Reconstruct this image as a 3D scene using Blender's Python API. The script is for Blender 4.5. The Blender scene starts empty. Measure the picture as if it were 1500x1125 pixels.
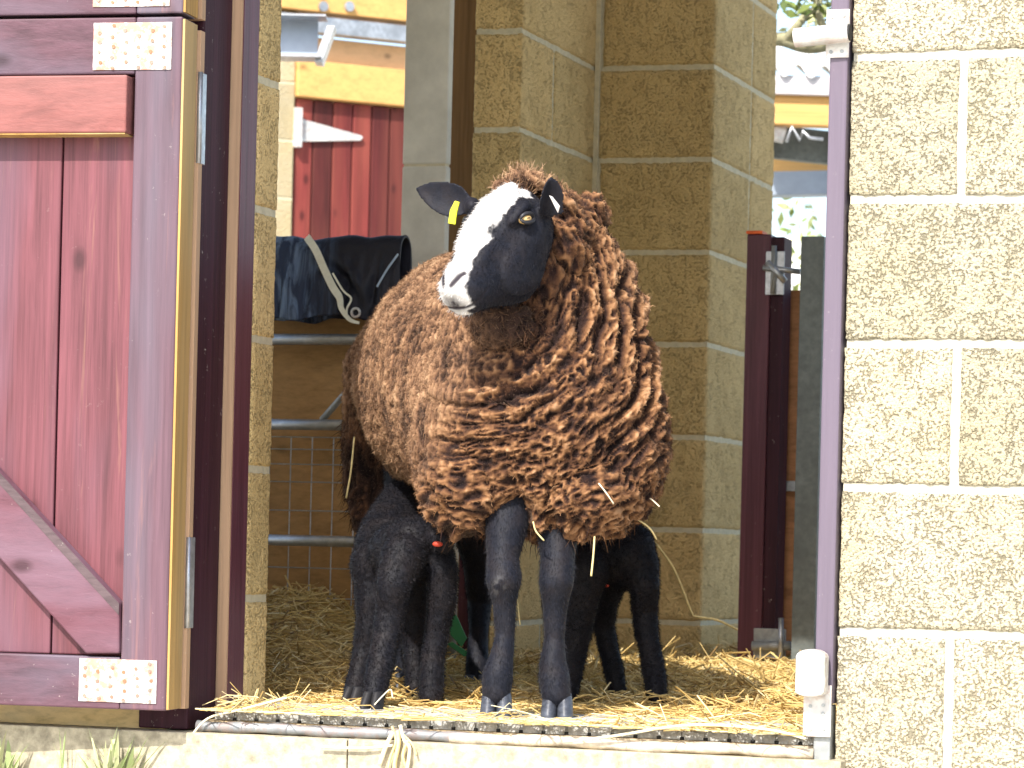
import bpy, bmesh, math, random
import numpy as np
from mathutils import Vector, Matrix, Euler
random.seed(7); rng = np.random.default_rng(7)
R = math.radians
scene = bpy.context.scene
C = scene.collection

# ------------------------------------------------------------------ camera
F = 4710.0                       # focal length in photo pixels (1500 wide)
CAMZ = 0.285
ROLL = R(1.4)
HOR = 800.0                      # horizon row in the photo
cam_d = bpy.data.cameras.new('camera'); cam = bpy.data.objects.new('camera', cam_d); C.objects.link(cam)
cam.location = (0, 0, CAMZ)
cam_d.sensor_width = 36.0; cam_d.lens = 36.0 * F / 1500.0
cam_d.clip_start = 0.1; cam_d.clip_end = 400
# the horizon is below the picture centre: lens shift, with a small roll
cam.rotation_euler = (Matrix.Rotation(R(90), 4, 'X') @ Matrix.Rotation(ROLL, 4, 'Z')).to_euler()
_dx, _dy = math.sin(ROLL) * (HOR - 562.5), math.cos(ROLL) * (HOR - 562.5)
cam_d.shift_x = 0.0; cam_d.shift_y = (HOR - 562.5) / 1500.0
cam_d.dof.use_dof = True; cam_d.dof.focus_distance = 5.25; cam_d.dof.aperture_fstop = 13
scene.camera = cam

# ------------------------------------------------------------------ light
SUN_EL, SUN_AZ = 43.0, 23.0      # elevation; degrees left of straight behind the camera
w_ = bpy.data.worlds.new('World'); scene.world = w_; w_.use_nodes = True
nt = w_.node_tree; bg = nt.nodes['Background']
sky = nt.nodes.new('ShaderNodeTexSky'); sky.sky_type = 'NISHITA'; sky.sun_disc = False
sky.sun_elevation = R(SUN_EL); sky.sun_rotation = R(180 + SUN_AZ)
sky.dust_density = 2.0
nt.links.new(sky.outputs[0], bg.inputs[0]); bg.inputs[1].default_value = 0.15
sd = bpy.data.lights.new('sun', 'SUN'); sun = bpy.data.objects.new('sun', sd); C.objects.link(sun)
sd.energy = 3.2; sd.angle = R(0.6); sd.color = (1.0, 0.95, 0.87)
sdir = Vector((-math.sin(R(SUN_AZ)) * math.cos(R(SUN_EL)), -math.cos(R(SUN_AZ)) * math.cos(R(SUN_EL)), math.sin(R(SUN_EL))))
sun.rotation_euler = sdir.to_track_quat('Z', 'Y').to_euler(); sun.location = sdir * 20
scene.view_settings.view_transform = 'Standard'; scene.view_settings.look = 'None'
scene.view_settings.exposure = 1.17; scene.view_settings.gamma = 1.0
scene.cycles.max_bounces = 8; scene.cycles.diffuse_bounces = 5; scene.cycles.use_denoising = True

# ------------------------------------------------------------------ picture -> place
def unroll(px, py):
    x, y = px - 750.0, py - 562.5 - (HOR - 562.5)     # about the principal point
    c, s = math.cos(ROLL), math.sin(ROLL)
    return (x * c + y * s), (-x * s + y * c)
def Q(px, py, Y):
    x, y = unroll(px, py)
    return Vector((x / F * Y, Y, CAMZ - y / F * Y))
def QF(px, py):                                       # a point on the floor z=0
    x, y = unroll(px, py)
    Y = CAMZ * F / y
    return Vector((x / F * Y, Y, 0.0))
def hit(px, py, P0, N):
    x, y = unroll(px, py); d = Vector((x / F, 1.0, -y / F)); o = Vector((0, 0, CAMZ))
    return o + d * ((P0 - o).dot(N) / d.dot(N))
TH = R(18.0)
WV = Vector((math.cos(TH), -math.sin(TH), 0)); NV = Vector((math.sin(TH), math.cos(TH), 0)); ZV = Vector((0, 0, 1))
W0 = Vector((0, 5.2, 0))
def W(s, d, z): return W0 + WV * s + NV * d + ZV * z
def SZ(px, py, d):                                    # wall coordinates of a pixel on the plane d
    p = hit(px, py, W0 + NV * d, NV); q = p - W0
    return q.dot(WV), p.z

# ------------------------------------------------------------------ objects
def tag(o, label=None, cat=None, group=None, kind=None):
    if label: o['label'] = label
    if cat: o['category'] = cat
    if group: o['group'] = group
    if kind: o['kind'] = kind
    return o
def empty(name, loc, label, cat, group=None):
    o = bpy.data.objects.new(name, None); C.objects.link(o); o.location = loc; o.empty_display_size = .1
    return tag(o, label, cat, group)
def link_mesh(name, me, mat, parent=None, org=None, smooth=False, bevel=0):
    o = bpy.data.objects.new(name, me); C.objects.link(o)
    if mat is not None and len(me.materials) == 0: me.materials.append(mat)
    if parent is not None:
        b = Vector((0, 0, 0)); q = parent
        while q is not None: b += q.location; q = q.parent
        me.transform(Matrix.Translation(-b)); o.parent = parent
    else:
        if org is None:
            cs = [v.co for v in me.vertices]
            n = max(1, len(cs)); step = max(1, n // 500); sm = cs[::step]
            org = Vector((sum(c.x for c in sm) / len(sm), sum(c.y for c in sm) / len(sm), min(c.z for c in cs)))
        me.transform(Matrix.Translation(-Vector(org))); o.location = org
    if smooth: me.polygons.foreach_set('use_smooth', [True] * len(me.polygons))
    if bevel:
        m = o.modifiers.new('b', 'BEVEL'); m.width = bevel; m.segments = 2; m.limit_method = 'ANGLE'; m.angle_limit = R(40)
    return o
class G:
    def __init__(s): s.v = []; s.f = []
    def add(s, vs, fs):
        n = len(s.v); s.v += [Vector(v) for v in vs]; s.f += [[i + n for i in f] for f in fs]; return s
    def box(s, c, a, b, z, ha, hb, hz):
        """box at c with half sizes ha,hb,hz along unit vectors a,b,z"""
        c = Vector(c); vs = []
        for k in (-1, 1):
            for j in (-1, 1):
                for i in (-1, 1): vs.append(c + a * ha * i + b * hb * j + z * hz * k)
        return s.add(vs, [[0, 2, 3, 1], [4, 5, 7, 6], [0, 1, 5, 4], [2, 6, 7, 3], [0, 4, 6, 2], [1, 3, 7, 5]])
    def wbox(s, s0, s1, d0, d1, z0, z1):
        return s.box(W((s0 + s1) / 2, (d0 + d1) / 2, (z0 + z1) / 2), WV, NV, ZV, abs(s1 - s0) / 2, abs(d1 - d0) / 2, abs(z1 - z0) / 2)
    def prism(s, pts, off):
        n = len(pts); off = Vector(off)
        vs = [Vector(p) for p in pts] + [Vector(p) + off for p in pts]
        fs = [list(range(n))[::-1], [i + n for i in range(n)]] + [[i, (i + 1) % n, (i + 1) % n + n, i + n] for i in range(n)]
        return s.add(vs, fs)
    def tube(s, pts, rs, n=12, cap=True):
        pts = [Vector(p) for p in pts]
        if not hasattr(rs, '__len__'): rs = [rs] * len(pts)
        vs = []; fs = []; up = None
        for i, p in enumerate(pts):
            t = (pts[min(i + 1, len(pts) - 1)] - pts[max(i - 1, 0)]).normalized()
            if up is None: up = t.orthogonal().normalized()
            up = (up - t * up.dot(t)).normalized(); sd_ = t.cross(up)
            for k in range(n):
                a = 2 * math.pi * k / n; vs.append(p + (up * math.cos(a) + sd_ * math.sin(a)) * rs[i])
        for i in range(len(pts) - 1):
            for k in range(n): fs.append([i * n + k, i * n + (k + 1) % n, (i + 1) * n + (k + 1) % n, (i + 1) * n + k])
        if cap: fs.append(list(range(n))[::-1]); fs.append([(len(pts) - 1) * n + k for k in range(n)])
        return s.add(vs, fs)
    def ell(s, c, r, ax=None, nu=24, nv=16):
        c = Vector(c); ax = ax or (Vector((1, 0, 0)), Vector((0, 1, 0)), Vector((0, 0, 1)))
        vs = [c + ax[2] * r[2]]; fs = []
        for j in range(1, nv):
            th = math.pi * j / nv
            for i in range(nu):
                ph = 2 * math.pi * i / nu
                vs.append(c + ax[0] * r[0] * math.sin(th) * math.cos(ph) + ax[1] * r[1] * math.sin(th) * math.sin(ph) + ax[2] * r[2] * math.cos(th))
        vs.append(c - ax[2] * r[2]); L = len(vs) - 1
        for i in range(nu): fs.append([0, 1 + i, 1 + (i + 1) % nu]); fs.append([L, 1 + (nv - 2) * nu + (i + 1) % nu, 1 + (nv - 2) * nu + i])
        for j in range(nv - 2):
            for i in range(nu):
                a = 1 + j * nu; b = a + nu; k = (i + 1) % nu
                fs.append([a + i, b + i, b + k, a + k])
        return s.add(vs, fs)
    def sections(s, secs, n=28):
        """secs: (centre, axisA, axisB, ra, rb)"""
        vs = []; fs = []
        for c, A, B, ra, rb in secs:
            for k in range(n):
                a = 2 * math.pi * k / n; vs.append(Vector(c) + A * ra * math.cos(a) + B * rb * math.sin(a))
        m = len(secs)
        for i in range(m - 1):
            for k in range(n): fs.append([i * n + k, i * n + (k + 1) % n, (i + 1) * n + (k + 1) % n, (i + 1) * n + k])
        fs.append(list(range(n))[::-1]); fs.append([(m - 1) * n + k for k in range(n)])
        return s.add(vs, fs)
    def chain(s, pts, n=18):
        """round limb through (point, radius) with spherical joints"""
        for (p, r), (q, r2) in zip(pts, pts[1:]): s.tube([p, q], [r, r2], n)
        for p, r in pts: s.ell(p, (r, r, r), None, 16, 10)
        return s
    def mesh(s, name, recalc=True):
        me = bpy.data.meshes.new(name); me.from_pydata(s.v, [], s.f)
        if recalc:
            bm = bmesh.new(); bm.from_mesh(me); bmesh.ops.recalc_face_normals(bm, faces=bm.faces); bm.to_mesh(me); bm.free()
        me.update(); return me
    def build(s, name, mat, parent=None, smooth=False, bevel=0, org=None):
        return link_mesh(name, s.mesh(name), mat, parent, org, smooth, bevel)
def np_mesh(name, V, Fq, attrs=None):
    me = bpy.data.meshes.new(name); V = np.asarray(V, np.float32); Fq = np.asarray(Fq, np.int32)
    me.vertices.add(len(V)); me.vertices.foreach_set('co', V.ravel())
    k = Fq.shape[1]; me.loops.add(Fq.size); me.loops.foreach_set('vertex_index', Fq.ravel())
    me.polygons.add(len(Fq)); me.polygons.foreach_set('loop_start', np.arange(0, Fq.size, k, dtype=np.int32))
    me.polygons.foreach_set('loop_total', np.full(len(Fq), k, np.int32))
    for nm, a in (attrs or {}).items():
        at = me.attributes.new(nm, 'FLOAT', 'POINT'); at.data.foreach_set('value', np.asarray(a, np.float32))
    me.update(calc_edges=True); me.validate(); return me
def get_np(me):
    V = np.empty(len(me.vertices) * 3, np.float32); me.vertices.foreach_get('co', V)
    N = np.empty(len(me.vertices) * 3, np.float32); me.vertices.foreach_get('normal', N)
    return V.reshape(-1, 3).astype(float), N.reshape(-1, 3).astype(float)
def remesh(me, vox, smooth_it=6, fac=0.5):
    o = bpy.data.objects.new('tmp', me); C.objects.link(o)
    m = o.modifiers.new('r', 'REMESH'); m.mode = 'VOXEL'; m.voxel_size = vox; m.use_smooth_shade = True
    if smooth_it:
        m2 = o.modifiers.new('s', 'SMOOTH'); m2.factor = fac; m2.iterations = smooth_it
    dg = bpy.context.evaluated_depsgraph_get(); dg.update()
    out = bpy.data.meshes.new_from_object(o.evaluated_get(dg)); bpy.data.objects.remove(o); return out

# ------------------------------------------------------------------ numpy noise
def _h(i, j, k, seed):
    n = (i * 374761393 + j * 668265263 + k * 2147483647 + seed * 1274126177) & 0xffffffff
    n = ((n ^ (n >> 13)) * 1274126177) & 0xffffffff
    n = ((n ^ (n >> 16)) * 2246822519) & 0xffffffff
    return ((n ^ (n >> 15)) & 0xffffff) / float(0x1000000)
def vn(p, f, seed=0):
    q = p * f; i = np.floor(q).astype(np.int64); t = q - i; t = t * t * (3 - 2 * t)
    r = 0
    for a in (0, 1):
        for b in (0, 1):
            for c in (0, 1):
                w = (t[:, 0] if a else 1 - t[:, 0]) * (t[:, 1] if b else 1 - t[:, 1]) * (t[:, 2] if c else 1 - t[:, 2])
                r = r + w * _h(i[:, 0] + a, i[:, 1] + b, i[:, 2] + c, seed)
    return r
def fbm(p, f, seed=0, o=3):
    r = 0; a = .5; tot = 0
    for k in range(o): r = r + a * vn(p, f * 2 ** k, seed + k); tot += a; a *= .5
    return r / tot
def worley(p, f, seed=0):
    q = p * f; i = np.floor(q).astype(np.int64); F1 = np.full(len(p), 9.); F2 = np.full(len(p), 9.); ID = np.zeros(len(p))
    for a in (-1, 0, 1):
        for b in (-1, 0, 1):
            for c in (-1, 0, 1):
                I, J, K = i[:, 0] + a, i[:, 1] + b, i[:, 2] + c
                d = np.sqrt((I + _h(I, J, K, seed) - q[:, 0]) ** 2 + (J + _h(I, J, K, seed + 1) - q[:, 1]) ** 2 + (K + _h(I, J, K, seed + 2) - q[:, 2]) ** 2)
                m = d < F1; F2 = np.where(m, F1, np.minimum(F2, d)); ID = np.where(m, _h(I, J, K, seed + 3), ID); F1 = np.where(m, d, F1)
    return F1, F2, ID
def sst(x, a, b):
    t = np.clip((x - a) / (b - a), 0, 1); return t * t * (3 - 2 * t)

# ------------------------------------------------------------------ materials
class M:
    def __init__(s, name, rough=.8, spec=.3, metal=0):
        s.m = bpy.data.materials.new(name); s.m.use_nodes = True; s.t = s.m.node_tree; s.b = s.t.nodes['Principled BSDF']
        s.b.inputs['Roughness'].default_value = rough; s.b.inputs['Metallic'].default_value = metal
        s.b.inputs['Specular IOR Level'].default_value = spec; s.co = s.n('ShaderNodeTexCoord').outputs['Object']
    def n(s, t, **k):
        x = s.t.nodes.new(t)
        for a, b in k.items(): setattr(x, a, b)
        return x
    def l(s, a, b): s.t.links.new(a, b)
    def mapping(s, scale=(1, 1, 1), rot=(0, 0, 0), rnd=True):
        m = s.n('ShaderNodeMapping'); m.inputs['Scale'].default_value = scale; m.inputs['Rotation'].default_value = rot
        if rnd:
            oi = s.n('ShaderNodeObjectInfo'); mu = s.n('ShaderNodeMath', operation='MULTIPLY'); mu.inputs[1].default_value = 37
            s.l(oi.outputs['Random'], mu.inputs[0]); cb = s.n('ShaderNodeCombineXYZ')
            for i in range(3): s.l(mu.outputs[0], cb.inputs[i])
            ad = s.n('ShaderNodeVectorMath', operation='ADD'); s.l(s.co, m.inputs[0]); s.l(m.outputs[0], ad.inputs[0]); s.l(cb.outputs[0], ad.inputs[1]); return ad.outputs[0]
        s.l(s.co, m.inputs[0]); return m.outputs[0]
    def noise(s, vec, sc, det=4, rough=.6, dist=0):
        x = s.n('ShaderNodeTexNoise'); x.inputs['Scale'].default_value = sc; x.inputs['Detail'].default_value = det
        x.inputs['Roughness'].default_value = rough; x.inputs['Distortion'].default_value = dist
        if vec is not None: s.l(vec, x.inputs['Vector'])
        return x.outputs['Fac']
    def vor(s, vec, sc, feat='F1', rnd=1):
        x = s.n('ShaderNodeTexVoronoi', feature=feat); x.inputs['Scale'].default_value = sc; x.inputs['Randomness'].default_value = rnd
        s.l(vec, x.inputs['Vector']); return x.outputs['Distance']
    def ramp(s, fac, stops):
        r = s.n('ShaderNodeValToRGB'); e = r.color_ramp.elements
        while len(e) < len(stops): e.new(.5)
        for q, (p, c) in zip(e, stops): q.position = p; q.color = (*c, 1) if len(c) == 3 else c
        s.l(fac, r.inputs[0]); return r.outputs[0]
    def mix(s, fac, a, b, mode='MIX'):
        x = s.n('ShaderNodeMix', data_type='RGBA', blend_type=mode)
        for k, v in ((0, fac), (6, a), (7, b)):
            if isinstance(v, (int, float)): x.inputs[k].default_value = v
            elif isinstance(v, tuple): x.inputs[k].default_value = (*v, 1)
            else: s.l(v, x.inputs[k])
        return x.outputs[2]
    def math(s, op, a, b=0.):
        x = s.n('ShaderNodeMath', operation=op)
        for k, v in ((0, a), (1, b)):
            if isinstance(v, (int, float)): x.inputs[k].default_value = v
            else: s.l(v, x.inputs[k])
        return x.outputs[0]
    def attr(s, nm):
        x = s.n('ShaderNodeAttribute'); x.attribute_name = nm; return x.outputs['Fac']
    def color(s, c):
        if isinstance(c, tuple): s.b.inputs['Base Color'].default_value = (*c, 1)
        else: s.l(c, s.b.inputs['Base Color'])
        return s
    def bump(s, h, st=.5, dist=.01):
        x = s.n('ShaderNodeBump'); x.inputs['Strength'].default_value = st; x.inputs['Distance'].default_value = dist
        s.l(h, x.inputs['Height']); s.l(x.outputs[0], s.b.inputs['Normal']); return s
BL = (0., 0., 0.); WH = (1., 1., 1.)
def sc_(c, k): return tuple(min(1, x * k) for x in c)
def wood(name, base, axis='Z', dark=.55, light=1.35, rough=.6, fade=None, knots=True, rotv=(0, 0, 0), spec=.3, scuff=0.0, fadeamt=.5, streak=None, objvar=0):
    m = M(name, rough, spec)
    g = {'Z': (38, 38, 1.6), 'X': (1.6, 38, 38)}[axis]; k2 = {'Z': (7, 7, 1.1), 'X': (1.1, 7, 7)}[axis]
    v = m.mapping(g, rotv); n1 = m.noise(v, 1.0, 5, .65, .6)
    v2 = m.mapping(k2, rotv); n2 = m.noise(v2, 1.0, 3, .5, .5)
    gf = m.noise(m.mapping({'Z': (150, 150, 3.5), 'X': (3.5, 150, 150)}[axis], rotv), 1.0, 4, .7); n1 = m.math('ADD', m.math('MULTIPLY', n1, .62), m.math('MULTIPLY', gf, .38))
    c = m.ramp(n1, [(.33, sc_(base, dark)), (.5, base), (.68, sc_(base, light))])
    if fade: c = m.mix(m.math('MULTIPLY', m.ramp(n2, [(.42, BL), (.66, WH)]), fadeamt), c, fade)
    if streak:
        v3 = m.mapping({'Z': (24, 24, 1.3), 'X': (1.3, 24, 24)}[axis], rotv); c = m.mix(m.math('MULTIPLY', m.ramp(m.noise(v3, 1.0, 5, .7, 1.2), [(.56, BL), (.70, WH)]), .55), c, streak)
    if objvar:
        oi = m.n('ShaderNodeObjectInfo'); c = m.mix(1.0, c, m.ramp(oi.outputs['Random'], [(0, (1 - objvar,) * 3), (1, (1 + objvar, 1 + objvar * .7, 1 + objvar * .6))]), 'MULTIPLY')
    if knots:
        kv = m.mapping({'Z': (9, 9, 5.0), 'X': (5.0, 9, 9)}[axis], rotv)
        vd = m.vor(kv, 1.0); kk = m.ramp(vd, [(.05, WH), (.10, (.45, .45, .45)), (.13, (.1, .1, .1)), (.22, BL)])
        c = m.mix(m.math('MULTIPLY', kk, .75), c, sc_(base, .3))
    if scuff:
        sv = m.noise(m.mapping((1, 1, 1)), 70, 5, .75); sp = m.ramp(sv, [(.64, BL), (.70, WH)])
        big = m.ramp(m.noise(m.mapping((1, 1, .6)), 6, 2), [(.45, BL), (.7, WH)])
        c = m.mix(m.math('MULTIPLY', m.math('MULTIPLY', sp, big), scuff), c, (.62, .56, .5))
    m.color(c); m.bump(m.math('ADD', n1, m.math('MULTIPLY', n2, .6)), .35, .004); return m.m
def blockmat(name, base, pit, mott=(.9, .85, .7), pitamt=1.0, moss=0.0, bstr=1.0, fine=1.0, thr=0.0):
    m = M(name, .95, .15)
    v = m.mapping((1, 1, 1), rnd=False)
    w = m.noise(v, 28, 3)
    n1a = m.noise(v, 125 * fine, 5, .64); n1b = m.math('SUBTRACT', 1.0, m.vor(v, 115 * fine)); n1 = m.math('ADD', m.math('MULTIPLY', n1a, .68), m.math('MULTIPLY', n1b, .32)); n2 = m.noise(v, 5, 4, .6); n3 = m.noise(v, 420, 2, .5)
    pits = m.ramp(m.math('ADD', m.math('MULTIPLY', n1, .8), m.math('MULTIPLY', w, .28)), [(.44 + thr, WH), (.545 + thr, BL)])
    c = m.mix(m.ramp(n2, [(.35, BL), (.7, WH)]), base, tuple(b * k for b, k in zip(base, mott)))
    isl = m.n('ShaderNodeNewGeometry').outputs['Random Per Island']; c = m.mix(1.0, c, m.ramp(isl, [(0, (.80, .80, .78)), (1, (1.12, 1.10, 1.08))]), 'MULTIPLY')
    c = m.mix(m.math('MULTIPLY', pits, .75 * pitamt), c, pit)
    c = m.mix(.35, c, m.ramp(n3, [(.35, sc_(base, .62)), (.65, sc_(base, 1.3))]))
    if moss: c = m.mix(m.math('MULTIPLY', m.ramp(m.noise(v, 3, 4), [(.5, BL), (.72, WH)]), moss), c, (.33, .33, .16))
    m.color(c)
    h = m.math('SUBTRACT', m.math('ADD', m.math('MULTIPLY', n1, .8), m.math('MULTIPLY', n3, .3)), m.math('MULTIPLY', pits, .7))
    m.bump(h, bstr, .008); return m.m
def plain(name, c, rough=.7, spec=.3, metal=0, var=.25, sc=12, bump=.15):
    m = M(name, rough, spec, metal); n = m.noise(m.mapping((1, 1, 1)), sc, 5, .65)
    m.color(m.ramp(n, [(.3, sc_(c, 1 - var)), (.7, sc_(c, 1 + var))])); m.bump(n, bump, .004); return m.m
def galv(name, c=(.55, .57, .6), rough=.42, metal=.75, rust=0):
    m = M(name, rough, .5, metal); v = m.mapping((1, 1, 1)); n = m.noise(v, 60, 4, .6); n2 = m.noise(v, 9, 4)
    col = m.ramp(n, [(.3, sc_(c, .7)), (.7, sc_(c, 1.2))]); col = m.mix(m.ramp(n2, [(.4, BL), (.7, WH)]), col, sc_(c, .65))
    if rust: col = m.mix(m.math('MULTIPLY', m.ramp(m.noise(v, 45, 4, .7), [(.46, BL), (.58, WH)]), rust), col, (.42, .16, .07))
    m.color(col); m.bump(n, .1, .002); return m.m

MAT = {}
MAT['block_sun'] = blockmat('split_block', (.55, .50, .375), (.31, .255, .15), moss=.12, fine=1.7, pitamt=.85, thr=-.035)
MAT['mortar_sun'] = plain('mortar_pale', (.54, .51, .42), .95, .1, var=.22, sc=120, bump=.8)
MAT['block_in'] = blockmat('buff_block_bounce', (.78, .575, .27), (.28, .2, .09), mott=(.8, .76, .7), pitamt=.5, bstr=.9, fine=1.6, thr=-.045)  # same blocks indoors, base raised and warmed to carry bounced light
MAT['mortar_in'] = plain('mortar_grey', (.58, .52, .36), .95, .1, var=.15, sc=60, bump=.4)
MAT['door_board'] = wood('maroon_board', (.135, .045, .056), 'Z', dark=.5, light=1.5, fade=(.155, .090, .125), fadeamt=.85, streak=(.33, .18, .12), objvar=.08, rough=.5, scuff=.12)
MAT['door_stile'] = wood('faded_stile', (.115, .062, .080), 'Z', dark=.6, light=1.35, fade=(.125, .115, .150), fadeamt=.85, streak=(.26, .13, .12), rough=.5, scuff=.45)
MAT['door_rail'] = wood('faded_rail', (.10, .048, .064), 'X', dark=.6, light=1.35, fade=(.12, .10, .135), fadeamt=.8, rough=.5, scuff=.6)
MAT['door_batten'] = wood('pink_batten', (.225, .078, .070), 'X', dark=.65, light=1.3, fade=(.26, .125, .115), rough=.5)
MAT['door_brace'] = wood('brace_wood', (.125, .046, .062), 'X', dark=.7, light=1.2, fade=(.21, .15, .20), rotv=(0, R(-48), 0), scuff=.5)
MAT['raw_edge'] = wood('raw_edge', (.42, .25, .08), 'Z', dark=.5, light=1.25, fade=(.46, .36, .2), knots=False, rough=.8)
MAT['pale_edge'] = wood('pale_edge', (.48, .31, .19), 'Z', dark=.75, light=1.15, knots=False, rough=.8, scuff=.3)
MAT['shaded_post'] = wood('dark_maroon_shaded', (.042, .013, .021), 'Z', dark=.6, light=1.4, rough=.62, spec=.2, scuff=.9, knots=False)  # maroon with the shade of the sun-averted reveal put into its colour
MAT['maroon'] = wood('maroon_post', (.10, .032, .045), 'Z', dark=.6, light=1.5, rough=.45, scuff=.35, knots=False)
MAT['purple'] = wood('purple_trim', (.13, .105, .14), 'Z', dark=.88, light=1.1, fade=(.21, .14, .19), rough=.35, scuff=.35, knots=False)
MAT['plywood'] = wood('brown_ply', (.42, .24, .095), 'X', dark=.7, light=1.25, rough=.8, scuff=.1)
MAT['pine'] = wood('yellow_pine', (.66, .38, .13), 'X', dark=.75, light=1.15, rough=.7)
MAT['red_board'] = wood('red_board', (.14, .026, .024), 'Z', dark=.5, light=1.5, rough=.6, fade=(.24, .065, .045), fadeamt=.7, objvar=.45)
MAT['galv'] = galv('galvanised'); MAT['galv_dull'] = galv('dull_galvanised', (.4, .42, .42), .55, .5)
MAT['plate'] = galv('nail_plate', (.8, .79, .76), .5, .25, rust=.75)
MAT['white_metal'] = galv('pale_plate', (.78, .77, .74), .5, .2, rust=.25)
MAT['concrete'] = plain('concrete', (.60, .58, .50), .95, .1, var=.2, sc=7, bump=.3)
MAT['kerb'] = plain('pale_kerb', (.42, .375, .275), .95, .1, var=.4, sc=45, bump=.8)
MAT['yard'] = plain('yard_concrete', (.55, .52, .45), .95, .1, var=.2, sc=6, bump=.5)
MAT['mat_rub'] = plain('dusty_rubber', (.42, .42, .40), .9, .15, var=.35, sc=90, bump=.6)
MAT['black_rub'] = plain('black_rubber', (.03, .03, .03), .8, .2)
MAT['grey_steel'] = galv('grey_post_steel', (.17, .19, .18), .6, .3)
MAT['blue_steel'] = plain('blue_grey_beam', (.3, .35, .42), .6, .3, var=.1)
MAT['navy'] = None
# ================================================================== SETTING
sL = SZ(298, 100, 0)[0]                   # left edge of the opening
sR = SZ(1236, 500, 0)[0]                  # right edge (start of the block wall)
CO = [-.06 - .225, -.06, .165, .39, .615, .84, 1.064, 1.289, 1.514, 1.739, 1.964, 2.189]

g = G(); g.box((0, 20, -.30), Vector((1, 0, 0)), Vector((0, 1, 0)), ZV, 120, 120, .1)
tag(g.build('ground', MAT['yard']), kind='structure')
g = G(); g.wbox(sL - 2.6, sR + 2.6, .12, 3.9, -.19, -.012)
tag(g.build('stable_floor', MAT['concrete']), kind='structure')

def rough_block(g, c, a, b, ha, hb, hz, jit=.0015):
    """one block with very slightly uneven corners"""
    k = len(g.v); g.box(c, a, b, ZV, ha, hb, hz)
    for v in g.v[k:]: v += Vector((random.uniform(-jit, jit), random.uniform(-jit, jit), random.uniform(-jit, jit)))
def A3_(v): return np.array([v[0], v[1], v[2]])
def box_template(nx, ny, nz):
    n = (nx, ny, nz); V = {}; P = []; Fc = []
    def vid(i, j, k):
        if (i, j, k) not in V: V[(i, j, k)] = len(P); P.append((2 * i / nx - 1, 2 * j / ny - 1, 2 * k / nz - 1))
        return V[(i, j, k)]
    for ax in range(3):
        a, b = [q for q in range(3) if q != ax]
        for s in (0, n[ax]):
            for u in range(n[a]):
                for v in range(n[b]):
                    q = []
                    for du, dv in ((0, 0), (1, 0), (1, 1), (0, 1)):
                        c = [0, 0, 0]; c[ax] = s; c[a] = u + du; c[b] = v + dv; q.append(vid(*c))
                    fl = (s == 0) ^ (ax == 1)
                    Fc.append(q[::-1] if fl else q)
    return np.array(P), np.array(Fc)
TEMPL = {0: box_template(16, 5, 8), 1: box_template(44, 28, 26), 2: box_template(70, 10, 40)}
def block_wall(name, label, cat, s0, s1, d0, d1, z0, courses, joints, bm='block_in', mm='mortar_in', mort=.0036, parent=None, zmax=99, group=None, dj=None, dens=1, amp=.0022):
    """a block wall in the wall frame; joints[i % n] are the s positions of the head joints of course i"""
    t = parent or empty(name, W((s0 + s1) / 2, (d0 + d1) / 2, z0), label, cat, group)
    g = G(); ztop = min(courses[-1], zmax)
    g.wbox(s0 + mort, s1 - mort, d0 + mort, d1 - mort, z0, ztop - .01); g.build('mortar', MAT[mm], t)
    J = .005; VV = []; FF = []; nv0 = 0; tv, tf = TEMPL[dens]
    for i, (a, b) in enumerate(zip(courses, courses[1:])):
        if b > zmax + .01 or b <= z0: continue
        a = max(a, z0)
        xs = [s0 - J] + sorted(x for x in joints[i % len(joints)] if s0 + .03 < x < s1 - .03) + [s1 + J]
        for p, q in zip(xs, xs[1:]):
            ds = [d0 - J] + list(dj[i % len(dj)] if dj else []) + [d1 + J]
            for e, f in zip(ds, ds[1:]): 
                c = A3_(W((p + q) / 2, (e + f) / 2, (a + b) / 2)); h = np.array([(q - p) / 2 - J, (f - e) / 2 - J, (b - a) / 2 - J])
                # rounded, slightly ragged arrises
                loc = tv * h; P = c + loc[:, :1] * A3_(WV) + loc[:, 1:2] * A3_(NV) + loc[:, 2:] * A3_(ZV)
                edge = np.sort(np.minimum(h - np.abs(loc), .012), axis=1)[:, 1] / .012
                nz = np.stack([fbm(P, 110, 5, 2), fbm(P, 110, 8, 2), fbm(P, 110, 11, 2)], 1) - .5
                P = P + nz * amp * 2.2 - (P - c) / np.linalg.norm(P - c, axis=1)[:, None] * ((1 - edge) ** 2 * .0035)[:, None]
                VV.append(P); FF.append(tf + nv0); nv0 += len(P)

    link_mesh('blocks', np_mesh('blocks', np.concatenate(VV), np.concatenate(FF)), MAT[bm], t, smooth=True)
    return t
def jt(off, n=12, st=.45, start=-4): return [off + st * k for k in range(start, n)]
block_wall('block_wall', 'sunlit pale pitted block wall standing right of the stable doorway', 'wall',
           sR, sR + 2.4, 0.0, .14, -.29, CO, [jt(sR + .40, start=0), jt(sR + .178, start=0)], 'block_sun', 'mortar_sun', mort=.0042, dens=2, amp=.0024)
JD0 = .195; sJ = sL + .02
block_wall('block_wall', 'block wall behind the open stable door whose narrow end shows beside the left post', 'wall',
           sJ - 2.3, sJ, JD0, JD0 + .10, -.29, [z + .018 for z in CO], [jt(sJ - .2), jt(sJ - .42)], dens=1, amp=.0014)
# unseen lintel above the doorway, added for the shadow it casts
g = G(); g.wbox(sJ + .004, sR - .004, .03, .12, 2.02, 2.19); 
tag(g.build('shade_lintel', MAT['pine']), 'unseen timber lintel added for its shadow across the top of the stable doorway', 'beam')
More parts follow.
